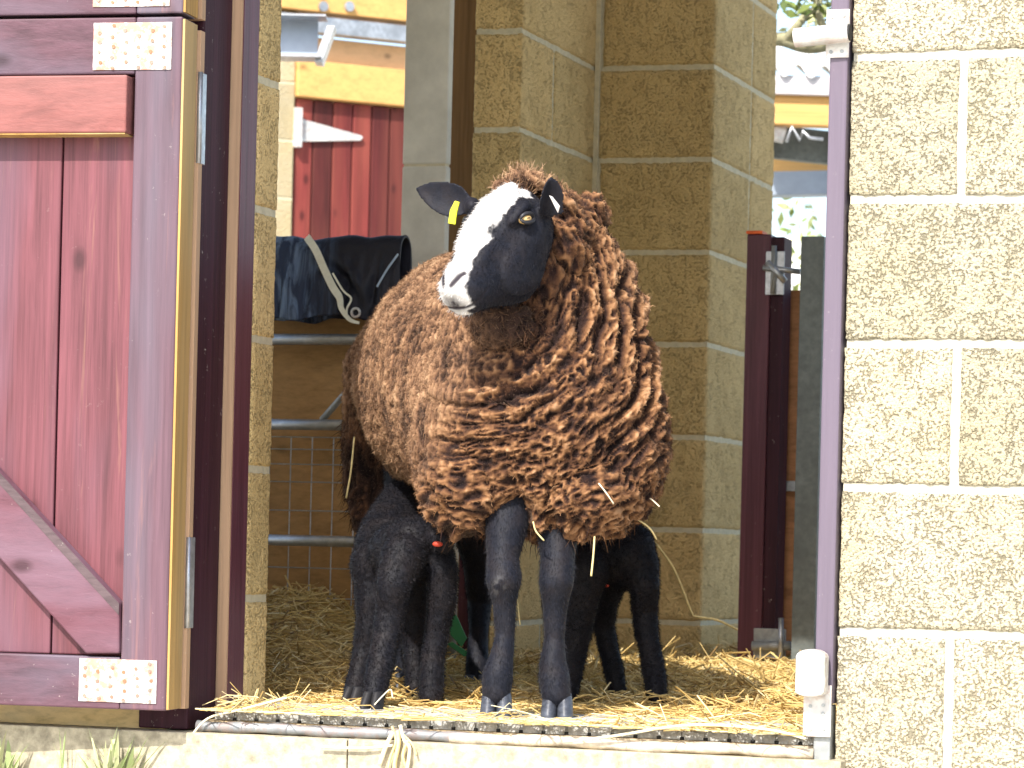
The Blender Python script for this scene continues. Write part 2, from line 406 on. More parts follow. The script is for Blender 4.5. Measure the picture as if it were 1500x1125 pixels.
# kerb and plinth under the doorway
g = G(); 
xs = [sL - 1.9, sL - .72, SZ(519, 1110, 0)[0], sR + .02]
for a, b in zip(xs, xs[1:]): rough_block(g, W((a + b) / 2, .08, -.125), WV, NV, (b - a) / 2 - .0008, .115, .088, .001)
g.build('door_kerb', MAT['kerb'], bevel=.002); tag(bpy.data.objects['door_kerb'], kind='structure')
g = G(); g.wbox(sL - 1.9, sL - .045, .012, .19, -.0365, -.003)
tag(g.build('sill_plank', wood('sill_yellow', (.66, .5, .25), 'X', dark=.6, light=1.2, fade=(.62, .58, .45), rough=.9)), 'weathered yellow sill plank under the open stable door', 'plank')

# ================================================================== DOOR FRAME
t = empty('door_frame', W(sL, .06, -.03), 'dark maroon timber door post, shade put into its colour, with bare wood stop at the left of the opening', 'door frame')
g = G(); g.wbox(sL - .09, sL, .0, .118, -.035, 2.02); g.build('post', MAT['shaded_post'], t, bevel=.003)
g = G(); g.wbox(sL - .05, sL + .017, .120, .125, -.034, 2.0); g.build('bare_edge', MAT['pale_edge'], t)
g = G(); g.wbox(sL - .05, sL + .0185, .1255, .192, -.034, 2.0); g.build('stop', MAT['maroon'], t)
t = empty('door_frame', W(sR - .02, .06, -.03), 'lilac painted door post against the right-hand block wall', 'door frame')
g = G(); g.wbox(sR - .031, sR - .002, -.012, .085, .05, 2.0); g.build('post', MAT['purple'], t, bevel=.003)
g = G(); g.wbox(sR - .031, sR - .004, -.009, .03, -.04, .0485); g.build('post_foot', MAT['galv_dull'], t, bevel=.002)

# ================================================================== OPEN DOOR LEAF
DA = TH - R(5)                             # folded back, a little off the wall
DE = Vector((math.cos(DA), -math.sin(DA), 0)); DN = Vector((math.sin(DA), math.cos(DA), 0))
DP = hit(256, 500, W0 + NV * -.10, NV)     # front right edge of the leaf
def DC(px, py, d=0.):                      # door coordinates of a pixel: a along the leaf, z
    p = hit(px, py, DP + DN * d, DN); return (p - DP).dot(DE), p.z
def dbox(g, a0, a1, d0, d1, z0, z1):
    return g.box(DP + DE * (a0 + a1) / 2 + DN * (d0 + d1) / 2 + ZV * ((z0 + z1) / 2 - DP.z), DE, DN, ZV, abs(a1 - a0) / 2, abs(d1 - d0) / 2, abs(z1 - z0) / 2)
aS = DC(188, 500)[0]; LW = -.95            # stile left edge; leaf left edge
zT = DC(120, 26)[1]; zTr = DC(120, 109)[1]; zB1 = DC(120, 199)[1]; zR = DC(100, 960)[1]; zB = DC(120, 1037)[1]
def leaf(t, zb, zt, full=True):
    g = G(); dbox(g, aS, 0, 0, .066, zb, zt); g.build('stile', MAT['door_stile'], t, bevel=.003)
    g = G(); dbox(g, LW, LW + .07, 0, .05, zb, zt); g.build('stile', MAT['door_stile'], t, bevel=.003)
    g = G(); dbox(g, .0, .004, .002, .0645, zb + .002, zt - .004); g.build('bare_edge', MAT['raw_edge'], t)
    g = G(); dbox(g, -.03, .010, .0675, .088, zb + .001, zt - .012); g.build('edge_strip', MAT['pale_edge'], t, bevel=.001)
td = empty('stable_door', DP + Vector((0, 0, zB - DP.z)), 'lower stable door leaf in faded maroon boards folded open at the left', 'door')
leaf(td, zB, zT)
g = G(); dbox(g, LW + .071, aS - .0005, .0, .05, zTr, zT); g.build('rail', MAT['door_rail'], td, bevel=.003)
g = G(); dbox(g, LW + .071, aS - .0005, .0, .05, zB, zR); g.build('rail', MAT['door_rail'], td, bevel=.003)
e1 = DC(85, 500, .02)[0]; bw = aS - e1
k = 0; a = aS
while a > LW + .08:
    g = G(); dbox(g, max(a - bw + .0015, LW + .07), a - .0015, .021, .049, zR + .001, zTr - .001)
    g.build('board', MAT['door_board'], td, bevel=.0025); a -= bw; k += 1
bt0, bt1 = DC(120, 197, -.0)[1], DC(120, 113)[1]
g = G(); dbox(g, LW + .075, DC(192, 150)[0], -.022, .0205, bt0, bt1); g.build('batten', MAT['door_batten'], td, bevel=.003)
g = G(); dbox(g, LW + .075, DC(190, 150)[0], -.020, .0200, bt0 - .0022, bt0 - .0003); g.build('batten_underside', MAT['raw_edge'], td)
# diagonal brace
pp = [DC(177, 884), DC(177, 957), DC(128, 957), (0, 0), (0, 0)]
q0, q1 = DC(0, 690), DC(177, 884); sl = (q1[1] - q0[1]) / (q1[0] - q0[0])
xL = LW + .08; up = (xL, q1[1] + sl * (xL - q1[0])); lo = (xL, DC(128, 957)[1] + sl * (xL - DC(128, 957)[0]))
zc = zTr - .16
def clip_top(p): 
    return p if p[1] < zc else (p[0] + (zc - p[1]) / sl, zc)
poly = [pp[0], pp[1], pp[2], clip_top(lo), clip_top(up)]
if poly[3][1] < zc - 1e-6: pass
g = G(); g.prism([DP + DE * a + DN * -.008 + ZV * (z - DP.z) for a, z in poly], DN * .0285)
g.build('brace', MAT['door_brace'], td, bevel=.003)
w_e = .017  # dark strip: weathered upper edge with the groove shading painted in
ed_ = [(poly[0][0], poly[0][1]), (poly[0][0], poly[0][1] - w_e * 1.1), (poly[4][0], poly[4][1] - w_e * 1.1), (poly[4][0], poly[4][1])]
g = G(); g.prism([DP + DE * a + DN * -.0092 + ZV * (z - DP.z) for a, z in ed_], DN * .0014)
g.build('brace_edge_shade', wood('weathered_shade_edge', (.10, .07, .075), 'X', rotv=(0, R(-48), 0), rough=.8, scuff=.6), td)
def nail_plate(t, x0, y0, x1, y1, nm='nail_plate'):
    a0, z1 = DC(x0, y0); a1, z0 = DC(x1, y1)
    pl = G(); dbox(pl, a0, a1, -.0022, -.0002, z0, z1); p = pl.build(nm, MAT['plate'], t, bevel=.0006)
    g = G(); nx, nz = 6, 4
    for i in range(nx):
        for j in range(nz + 1):
            x = a0 + (a1 - a0) * (i + .5) / nx; z = z0 + (z1 - z0) * (j + (.3 if i % 2 else .7)) / (nz + .6) + random.uniform(-.002, .002); x += random.uniform(-.002, .002)
            if z > z1 - .004: continue
            c = DP + DE * x + DN * -.0024 + ZV * (z - DP.z)
            g.prism([c + (DE * math.cos(q) + ZV * math.sin(q)) * .0032 for q in [k * math.pi / 4 for k in range(8)]], DN * -.0011)
    g.build('nail_heads', MAT['nailhead'], p)
MAT['nailhead'] = galv('nail_heads', (.32, .27, .22), .6, .5, rust=.8)
nail_plate(td, 138, 34, 251, 102); nail_plate(td, 117, 964, 229, 1031)
def hinge(t, px, y0, y1):
    s, _ = SZ(px, y0, -.012); z1 = SZ(px, y0, -.012)[1]; z0 = SZ(px, y1, -.012)[1]
    g = G(); g.wbox(s - .004, s + .004, -.030, -.003, z0, z1); h = g.build('hinge', MAT['galv'], t, bevel=.001)
    g = G(); g.tube([W(s + .004, -.030, z0), W(s + .004, -.030, z1)], .0045, 10)
    g.build('hinge_knuckle', MAT['galv'], h, smooth=True)
hinge(td, 297, 108, 241); hinge(td, 280, 787, 920)
# upper leaf
zU = DC(120, 21)[1]
tu = empty('stable_door', DP + Vector((0, 0, zU - DP.z)), 'upper stable door leaf whose bottom rail shows in the top left corner', 'door')
leaf(tu, zU, zU + .95)
g = G(); dbox(g, LW + .071, aS - .0005, .0, .05, zU, zU + .09); g.build('rail', MAT['door_rail'], tu, bevel=.003)
g = G(); dbox(g, LW + .071, aS - .0005, .0, .05, zU + .86, zU + .95); g.build('rail', MAT['door_rail'], tu, bevel=.003)
a = aS
while a > LW + .08:
    g = G(); dbox(g, max(a - bw + .0015, LW + .07), a - .0015, .021, .049, zU + .091, zU + .859); g.build('board', MAT['door_board'], tu, bevel=.0025); a -= bw
nail_plate(tu, 138, -60, 249, 9)
s_, z_ = SZ(290, 0, -.01)
g = G(); g.wbox(s_ - .004, s_ + .004, -.03, -.002, z_ + .1, z_ + .24); g.build('hinge', MAT['galv'], tu, bevel=.001)

# ================================================================== RIGHT JAMB IRONWORK
def jbox(x0, y0, x1, y1, d):
    s0, z1 = SZ(x0, y0, d); s1, z0 = SZ(x1, y1, d); return s0, s1, z0, z1
t = empty('hinge_socket', W(*[jbox(1212, 15, 1246, 83, -.012)[0], -.012, jbox(1212, 15, 1246, 83, -.012)[2]]), 'short galvanised pipe on a screwed plate at the top of the lilac post', 'pipe bracket')
a, b, c, d = jbox(1211, 14, 1243, 84, -.016); g = G(); g.wbox(a, b, -.0165, -.0125, c, d); p = g.build('plate', MAT['white_metal'], t, bevel=.001)
for x, y in ((1219, 24), (1236, 22), (1217, 76), (1233, 75)):
    s, z = SZ(x, y, -.018); cc = W(s, -.0170, z)
    g = G(); g.prism([cc + (WV * math.cos(q) + ZV * math.sin(q)) * .003 for q in [k * math.pi / 5 for k in range(10)]], NV * -.0012); g.build('screw', MAT['galv_dull'], p)
s1, z1 = SZ(1244, 48, -.03); s0, z0 = SZ(1165, 56, -.03)
g = G(); g.tube([W(s1, -.033, z1), W(s0, -.033, z0)], .0150, 24); g.build('pipe', MAT['white_metal'], t, smooth=False)
g = G(); g.tube([W(s1 + .0002, -.033, z1), W(s1 + .003, -.033, z1)], .0128, 20); g.build('pipe_bore_shade', MAT['black_rub'], t)  # black disc standing in for the dark inside of the pipe
# latch keeper at the bottom
a, b, c, d = jbox(1170, 950, 1211, 1021, -.03)
t = empty('latch_keeper', W((a + b) / 2, -.03, c), 'rounded pale metal keeper on a screwed plate at the foot of the lilac post', 'latch keeper')
g = G(); m = (a + b) / 2; r = (b - a) / 2; pts = []
for q in range(9): 
    an = math.pi * q / 8; pts.append((m + r * math.cos(an), d - .012 + .012 * math.sin(an)))
for q in range(9):
    an = math.pi + math.pi * q / 8; pts.append((m + r * math.cos(an), c + .008 + .008 * math.sin(an)))
g.prism([W(x, -.052, z) for x, z in pts], NV * .034); g.build('cover', MAT['white_metal'], t, bevel=.004)
a, b, c, d = jbox(1178, 1012, 1217, 1080, -.014)
g = G(); g.wbox(a, b, -.0175, -.0135, c, d + .01); p = g.build('plate', MAT['white_metal'], t, bevel=.001)
for x, y in ((1187, 1034), (1206, 1033), (1205, 1045), (1187, 1068), (1206, 1068)):
    s, z = SZ(x, y, -.018); cc = W(s, -.018, z)
    g = G(); g.prism([cc + (WV * math.cos(q) + ZV * math.sin(q)) * .0028 for q in [k * math.pi / 5 for k in range(10)]], NV * -.0014); g.build('screw', MAT['galv_dull'], p)

# ================================================================== THRESHOLD
t = empty('rubber_mat', W((sL + sR) / 2, .3, -.012), 'dusty grey rubber mat with notched edge lying across the threshold', 'mat')
s0, s1 = sL + .035, sR - .02; g = G(); pts = []
n = int((s1 - s0) / .0385)
for i in range(n):
    x = s0 + (s1 - s0) * i / n; w = (s1 - s0) / n
    pts += [(x, .034), (x + w * .88, .034), (x + w * .89, .038), (x + w * .98, .038)]
pts += [(s1, .034), (s1, .62), (s0, .62)]
g.prism([W(x, y, -.0118) for x, y in pts], ZV * .0128)
bm = bmesh.new(); bm.from_mesh(g.mesh('m'))
for dcut in (.055, .08, .105): bmesh.ops.bisect_plane(bm, geom=bm.verts[:] + bm.edges[:] + bm.faces[:], plane_co=W(0, dcut, 0), plane_no=NV)
for v in bm.verts: v.co.z -= .006 * max(0, min(1, (.105 - (v.co - W0).dot(NV)) / .07))
me = bpy.data.meshes.new('sheet'); bm.to_mesh(me); bm.free(); link_mesh('sheet', me, MAT['mat_rub'], t)
for i in range(n):
    g = G(); x = s0 + (s1 - s0) * (i + .935) / n; g.tube([W(x, .0350, -.0185), W(x, .0350, -.0135)], .0038, 10); g.build('stud', MAT['black_rub'], t, smooth=True)
def wobble(s0, s1, d, z, r, amp, n=30, seed=1):
    rr = random.Random(seed); return [W(s0 + (s1 - s0) * i / n, d + math.sin(i * .7 + seed) * amp, z + math.sin(i * .45 + seed * 2) * amp * .7) for i in range(n + 1)], [r * (1 + .12 * math.sin(i * 1.3 + seed)) for i in range(n + 1)]
p, r = wobble(sL + .02, sL + .50, -.004, -.0270, .0090, .0012, seed=2)
g = G().tube(p, r, 14); g.build('threshold_pipe', galv('dirty_pipe', (.33, .35, .37), .6, .4, rust=.2), smooth=True); tag(bpy.data.objects['threshold_pipe'], 'dull metal threshold pipe along the kerb in front of the left lamb', 'pipe')
p, r = wobble(sL + .47, sR - .03, -.012, -.0275, .0090, .0022, seed=5)
g = G().tube(p, r, 14); g.build('weathered_batten', plain('bleached_wood', (.52, .45, .35), .9, .1, var=.4, sc=40, bump=.6), smooth=True)
tag(bpy.data.objects['weathered_batten'], 'bleached uneven wooden batten along the kerb in front of the hooves', 'batten')

g = G(); g.wbox(sL + .021, sR - .033, .012, .118, -.0365, -.0185); tag(g.build('sill_board', wood('sill_board', (.40, .31, .19), 'X', rough=.95, fade=(.5, .45, .36)), bevel=.002), 'dusty tan sill board under the front edge of the rubber mat', 'board')
# ================================================================== INTERIOR PIERS (block)
COI = [z - .056 for z in [0 - .06, .165, .39, .615, .84, 1.064, 1.289, 1.514, 1.739, 1.964, 2.189]]
def px_s(px, py, Y):                       # wall coordinate pair of a pixel at distance Y
    q = Q(px, py, Y) - W0; return q.dot(WV), q.dot(NV)
sC, dC = px_s(1040, 400, 7.78)             # corner C/D
sBl, dB = px_s(866, 400, 7.84)             # inner corner B/C
def s_at(px, py, d): return SZ(px, py, d)[0]
dCf = dC
sC0 = s_at(866, 400, dCf)
# length of D: solve where the far edge shows at px 1133 (y 300)
def solve_d(px, py, s, lo, hi):
    for _ in range(50):
        m = (lo + hi) / 2
        if s_at(px, py, m) > s: lo = m
        else: hi = m
    return m
dD = solve_d(1133, 300, sC, dCf, dCf + 3)
dJ = solve_d(1101, 200, sC, dCf, dD)
block_wall('block_pier', 'deep buff block pier directly behind the ewe with its lighter right side facing the gap', 'block pier',
           sC0 - .12, sC, dCf, dD, -.05, COI, [[sC0 + .0], [sC0 + .01]], zmax=2.2, dj=[[dJ], [dJ]])
dJ = solve_d(1101, 200, sC, dCf, dD)
dA = solve_d(763, 150, sC0, dCf - 2.2, dCf); print('PIERS', dCf, dD, dA)
sA0 = s_at(693, 150, dA); dB_ = solve_d(814, 40, sC0, dA, dCf)
block_wall('block_pier', 'narrow buff block pier between the grey concrete post and the inner corner behind the ewe', 'block pier',
           sA0, sC0, dA, dCf + .02, -.05, COI, [[], []], zmax=2.2, dj=[[dB_], []])
g = G(); g.wbox(sC0 + .0005, sC0 + .012, dCf - .012, dCf - .001, -.04, 2.15)
tag(g.build('corner_mortar', MAT['mortar_in']), 'pale mortar fillet in the inner corner between the two block piers', 'mortar fillet')
g = G(); g.wbox(s_at(600, 150, dA + .25), sA0 + .1, dA + .25, dA + .29, -.02, 2.2)  # dark sheet added in place of the shaded block face in the slot
tag(g.build('shade_panel', wood('shade_panel', (.22, .13, .06), 'Z', rough=.8)), 'dark brown sheet added for the shaded block between the concrete post and the block pier', 'panel')
# head joints on the return faces are cut as thin raised mortar lines
g = G()
# grey concrete post
sP0, dP = px_s(590, 200, 6.95); sP1 = s_at(655, 200, dP)
t = empty('concrete_post', W((sP0 + sP1) / 2, dP + .06, -.02), 'smooth grey concrete post behind the ewe beside the red boards', 'post')
g = G(); g.wbox(sP0, sP1, dP, dP + .03, -.02, 1.10); g.wbox(sP0, sP1, dP, dP + .03, 1.104, 2.2); g.build('shaft', MAT['concrete'], t, bevel=.004)
g = G(); g.wbox(sP0 + .003, sP1 - .003, dP + .003, dP + .027, 1.0995, 1.1045); g.build('joint', MAT['mortar_in'], t)
# unseen stable roof added to shade the piers, cut short to admit sky light
g = G(); n = 90
sa, sb = sL - 2.3, sR + 2.4
vs = []; fs = []
for i in range(n * 4 + 1):
    s = sa + (sb - sa) * i / (n * 4); z = 2.28 + .012 * math.sin(i * math.pi / 2)
    for d, dz in ((-.12, 0), (2.35, -.1)): vs.append(W(s, d, z + dz))
for i in range(n * 4): fs.append([2 * i, 2 * i + 1, 2 * i + 3, 2 * i + 2])
g.add(vs, fs); o = g.build('shade_roof', MAT['galv_dull']); m = o.modifiers.new('s', 'SOLIDIFY'); m.thickness = .004
tag(o, 'unseen corrugated roof added to shade the stable above the doorway', 'roof')

# ================================================================== GATE, BOARD PARTITION, RUG
def sz_at(px, py, d): return SZ(px, py, d)
dG = px_s(450, 600, 6.75)[1]
gx0, gx1 = s_at(330, 600, dG), s_at(668, 600, dG)
t = empty('tubular_gate', W((gx0 + gx1) / 2, dG, 0), 'galvanised tubular field gate with wire mesh below, standing left of the ewe', 'gate')
for y in (497, 622, 792):
    z = SZ(450, y, dG)[1]; g = G(); g.tube([W(gx0, dG, z), W(gx1, dG, z)], .0115, 16); g.build('rail', MAT['galv'], t, smooth=True)
ztop = SZ(450, 372, dG)[1]
g = G(); g.tube([W(gx0, dG, ztop), W(gx1 - .16, dG, ztop)], .013, 16); g.build('rail', MAT['galv'], t, smooth=True)
g = G(); g.tube([W(gx1, dG, .02), W(gx1, dG, SZ(450, 497, dG)[1])], .0125, 16); g.build('end_tube', MAT['galv'], t, smooth=True); g = G(); g.tube([W(gx0, dG, .02), W(gx0, dG, ztop)], .0125, 16); g.build('end_tube', MAT['galv'], t, smooth=True)
q0 = SZ(476, 616, dG + .02); q1 = SZ(560, 520, dG + .02)
g = G(); g.tube([W(q0[0], dG + .002, q0[1]), W(q1[0], dG + .002, q1[1])], .007, 10); g.build('strut', MAT['galv_dull'], t, smooth=True)
g = G(); zt = SZ(450, 640, dG)[1]; zz = [SZ(450, y, dG)[1] for y in (640, 658, 680, 706, 748, 832, 876, 930)]
for z in zz: g.tube([W(gx0, dG + .016, z), W(gx1, dG + .016, z)], .0013, 6)
s = gx0
while s < gx1: g.tube([W(s, dG + .019, .03), W(s, dG + .019, zt)], .0012, 6); s += .048
g.build('wire_mesh', MAT['galv'], t)
# boards behind the gate
dK = dG + .075; t = empty('board_partition', W((gx0 + gx1) / 2, dK, 0), 'brown plywood partition behind the tubular gate', 'partition')
zb = [0.0, SZ(450, 912, dK)[1], SZ(450, 790, dK)[1], SZ(450, 640, dK)[1], SZ(450, 505, dK)[1], SZ(450, 395, dK)[1]]
bx1 = s_at(592, 500, dK)
for i in range(1, len(zb)):
    g = G(); g.wbox(gx0, bx1, dK + .003 * (i % 2), dK + .02, zb[i - 1] + .0002, zb[i] - .0002); g.build('board', MAT['plywood'], t, bevel=.0015)
# maroon post behind the ewe's belly
s0, _ = SZ(671, 880, dG + .1); s1, _ = SZ(692, 880, dG + .1)
g = G(); g.wbox(s0, s1, dG + .1, dG + .14, -.02, .5); tag(g.build('short_post', MAT['maroon'], bevel=.002), 'short maroon timber post seen under the belly of the ewe', 'post')
# navy rug folded over the gate
def rug():
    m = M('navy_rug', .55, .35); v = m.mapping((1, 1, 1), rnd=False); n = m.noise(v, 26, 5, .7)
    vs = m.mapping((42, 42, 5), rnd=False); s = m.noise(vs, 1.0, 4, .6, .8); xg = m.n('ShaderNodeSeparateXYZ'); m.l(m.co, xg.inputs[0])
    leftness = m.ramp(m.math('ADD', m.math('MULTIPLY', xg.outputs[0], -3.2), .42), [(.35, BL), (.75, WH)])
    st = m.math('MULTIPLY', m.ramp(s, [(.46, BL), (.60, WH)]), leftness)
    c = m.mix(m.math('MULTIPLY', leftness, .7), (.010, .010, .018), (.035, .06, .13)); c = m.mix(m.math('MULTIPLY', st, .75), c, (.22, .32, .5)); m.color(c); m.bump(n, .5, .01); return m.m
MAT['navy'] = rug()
s0, s1 = s_at(376, 400, dG), s_at(594, 400, dG); zt = SZ(480, 348, dG)[1]; zbm = SZ(440, 466, dG)[1]
nu, nv = 150, 90; V = []; half = nv // 2
for j in range(nv + 1):
    for i in range(nu + 1):
        u = i / nu; s = s0 + (s1 - s0) * u; hgt = zt - zbm
        t_ = (j / nv - .5) * 2                       # -1 back .. 0 top .. 1 front
        bot = hgt * (1 + .03 * math.sin(u * 9) + .015 * math.sin(u * 23 + 1))
        rad = .032
        if abs(t_) < .14: a = t_ / .14 * math.pi / 2; d = -math.sin(a) * rad; z = zt - rad + math.cos(a) * rad
        else: q = (abs(t_) - .14) / .86; d = -math.copysign(rad + .012 * q, t_); z = zt - rad - q * (bot - rad)
        q = max(0, (abs(t_) - .1) / .9)
        fold = (.006 * math.sin(s * 95 + 1.2 * math.sin(q * 3 + s * 20)) + .003 * math.sin(s * 210 + q * 4)) * min(1, q * 2.2) * (1 - .25 * u)
        diag = .016 * math.exp(-((u - .55 - q * .33) / .05) ** 2) * min(1, q * 3) - .014 * math.exp(-((u - .42 - q * .5) / .07) ** 2) * min(1, q * 3)
        d += -(fold + diag) if t_ > 0 else fold
        z += .002 * math.sin(u * 14) + .0015 * math.sin(u * 31) - .007 * math.exp(-((u - .43) / .1) ** 2)
        V.append(W(s, dG + d, z))
Fq = [[j * (nu + 1) + i, j * (nu + 1) + i + 1, (j + 1) * (nu + 1) + i + 1, (j + 1) * (nu + 1) + i] for j in range(nv) for i in range(nu)]
me = bpy.data.meshes.new('rug'); me.from_pydata(V, [], Fq)
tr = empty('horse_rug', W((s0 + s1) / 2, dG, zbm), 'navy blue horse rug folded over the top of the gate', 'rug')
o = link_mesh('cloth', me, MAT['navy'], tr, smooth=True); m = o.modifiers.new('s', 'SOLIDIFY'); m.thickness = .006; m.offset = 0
def ribbon(pts, w, th=.002):
    """flat strap through points; widths per point, facing the viewer"""
    g = G(); vs = []; n = len(pts)
    for i, p in enumerate(pts):
        tt = (pts[min(i + 1, n - 1)] - pts[max(i - 1, 0)]).normalized(); sd_ = tt.cross(NV).normalized(); ww = w[i] if hasattr(w, '__len__') else w
        vs += [p + sd_ * ww / 2, p - sd_ * ww / 2, p - sd_ * ww / 2 + NV * th, p + sd_ * ww / 2 + NV * th]
    fs = []
    for i in range(n - 1):
        for k in range(4): fs.append([i * 4 + k, i * 4 + (k + 1) % 4, i * 4 + 4 + (k + 1) % 4, i * 4 + 4 + k])
    fs += [[3, 2, 1, 0], [(n - 1) * 4 + k for k in range(4)]]
    return g.add(vs, fs)
def catmull(P, k=8):
    P = [P[0]] + list(P) + [P[-1]]; out = []
    for i in range(1, len(P) - 2):
        for j in range(k):
            t = j / k; out.append(.5 * ((2 * P[i]) + (P[i + 1] - P[i - 1]) * t + (2 * P[i - 1] - 5 * P[i] + 4 * P[i + 1] - P[i + 2]) * t * t + (3 * P[i] - P[i - 1] - 3 * P[i + 1] + P[i + 2]) * t ** 3))
    return out + [P[-2]]
def gp(px, py, d=-.055): return hit(px, py, W0 + NV * (dG + d), NV)
cream = plain('cream_webbing', (.80, .78, .64), .9, .1, var=.1, sc=80)
st = catmull([gp(449, 347, -.036), gp(462, 366), gp(475, 395), gp(487, 420), gp(497, 436), gp(500, 452), gp(512, 468), gp(526, 473)])
nn = len(st); ribbon(st, [.016 if i < nn * .5 else .016 - .011 * (i - nn * .5) / (nn * .5) for i in range(nn)]).build('strap', cream, tr)
st = catmull([gp(487, 400, -.058), gp(502, 425, -.058), gp(514, 437, -.058), gp(508, 452, -.058), gp(508, 463, -.058)])
ribbon(st, .004).build('strap_loop', cream, tr)
st = catmull([gp(583, 372, -.05), gp(566, 396, -.05), gp(552, 420, -.05)]); ribbon(st, .004).build('piping', plain('pale_piping', (.4, .5, .62), .8, .1), tr)
g = G(); c = gp(521, 458, -.06); g.tube([c + (WV * math.cos(a) + ZV * math.sin(a)) * .009 for a in [k * math.pi / 8 for k in range(17)]], .0028, 8, cap=False); g.build('buckle', MAT['white_metal'], tr, smooth=True)

# ================================================================== RIGHT OF THE PIER: gate post, boards, steel post
def upright(name, px0, px1, pym, Y, ytop, mat, z0=-.012, dep=.09, bev=.003, parent=None):
    s0, d = px_s(px0, pym, Y); s1 = s_at(px1, pym, d); zt = SZ((px0 + px1) / 2, ytop, d)[1]
    g = G(); g.wbox(s0, s1, d, d + dep, z0, zt); return g.build(name, MAT[mat], parent, bevel=bev), s0, s1, d, zt
t = empty('timber_gate', QF(1110, 965) if False else Q(1112, 955, 7.3) * 1.0, 'dark maroon timber gate stile with galvanised bolts beyond the doorway', 'gate')
o, s0, s1, d, zt = upright('stile', 1087, 1122, 650, 7.3, 343, 'maroon', parent=t)
g = G(); g.wbox(s1 + .0005, s1 + .030, d + .006, d + .085, -.01, zt - .006); g.build('stile_edge', MAT['shaded_post'], t, bevel=.002)
q = px_s(1096, 340, 7.3); g = G(); g.wbox(s_at(1093, 340, d), s_at(1117, 340, d), d - .002, d + .05, zt + .0005, zt + .008); g.build('end_tag', plain('orange_paint', (.75, .13, .03), .5, .3), t, bevel=.002)
for y in (520, 650, 785, 910): pass
g = G(); zq = [SZ(1150, y, d + .12)[1] for y in (960, 905, 835, 765, 695, 620, 545, 480, 425)]
for i, (a, b) in enumerate(zip(zq, zq[1:])):
    g = G(); g.wbox(s1 - .02, s1 + .16, d + .12 + .002 * (i % 2), d + .145, a, b); g.build('board', wood('rust_board', (.40, .19, .085), 'X', dark=.6, light=1.3, rough=.8) if i == 0 else bpy.data.materials['rust_board'], t, bevel=.001)
def part_box(t, nm, x0, y0, x1, y1, dd, th, mat, bev=.0015):
    a, z1 = SZ(x0, y0, dd); b, z0 = SZ(x1, y1, dd); g = G(); g.wbox(a, b, dd, dd + th, z0, z1); return g.build(nm, MAT[mat], t, bevel=bev)
lp = part_box(t, 'latch_plate', 1122, 368, 1148, 432, d - .006, .004, 'galv')
def tub(px0, py0, px1, py1, dd, r): return W(*(lambda a: (a[0], dd, a[1]))(SZ(px0, py0, dd))), W(*(lambda a: (a[0], dd, a[1]))(SZ(px1, py1, dd)))
a, b = tub(1118, 392, 1172, 398, d - .016, .0); g = G().tube([a, b], .0065, 12); g.build('bolt', MAT['galv'], t, smooth=True)
a, b = tub(1134, 360, 1132, 430, d - .014, .0); g = G().tube([a, b], .006, 12); g.build('latch_pin', MAT['galv_dull'], t, smooth=True)
a, b = tub(1124, 384, 1150, 412, d - .022, .0); g = G().tube([a, b], .0075, 12); g.build('latch_handle', MAT['galv'], t, smooth=True)
part_box(t, 'bolt_plate', 1104, 920, 1150, 966, d - .008, .005, 'galv_dull')
a, b = tub(1102, 946, 1158, 946, d - .02, .0); g = G().tube([a, b], .011, 12); g.build('bolt', MAT['galv_dull'], t, smooth=True)
a, b = tub(1144, 905, 1144, 972, d - .03, .0); g = G().tube([a, b], .006, 12); g.build('drop_pin', MAT['galv'], t, smooth=True)
part_box(t, 'strap', 1136, 704, 1168, 720, d + .10, .004, 'galv_dull')
o, s0, s1, d2, zt = upright('steel_post', 1166, 1200, 650, 7.2, 346, 'grey_steel', dep=.05, bev=.002)
tag(o, 'plain grey green steel post beside the timber gate and the lilac door post', 'post')

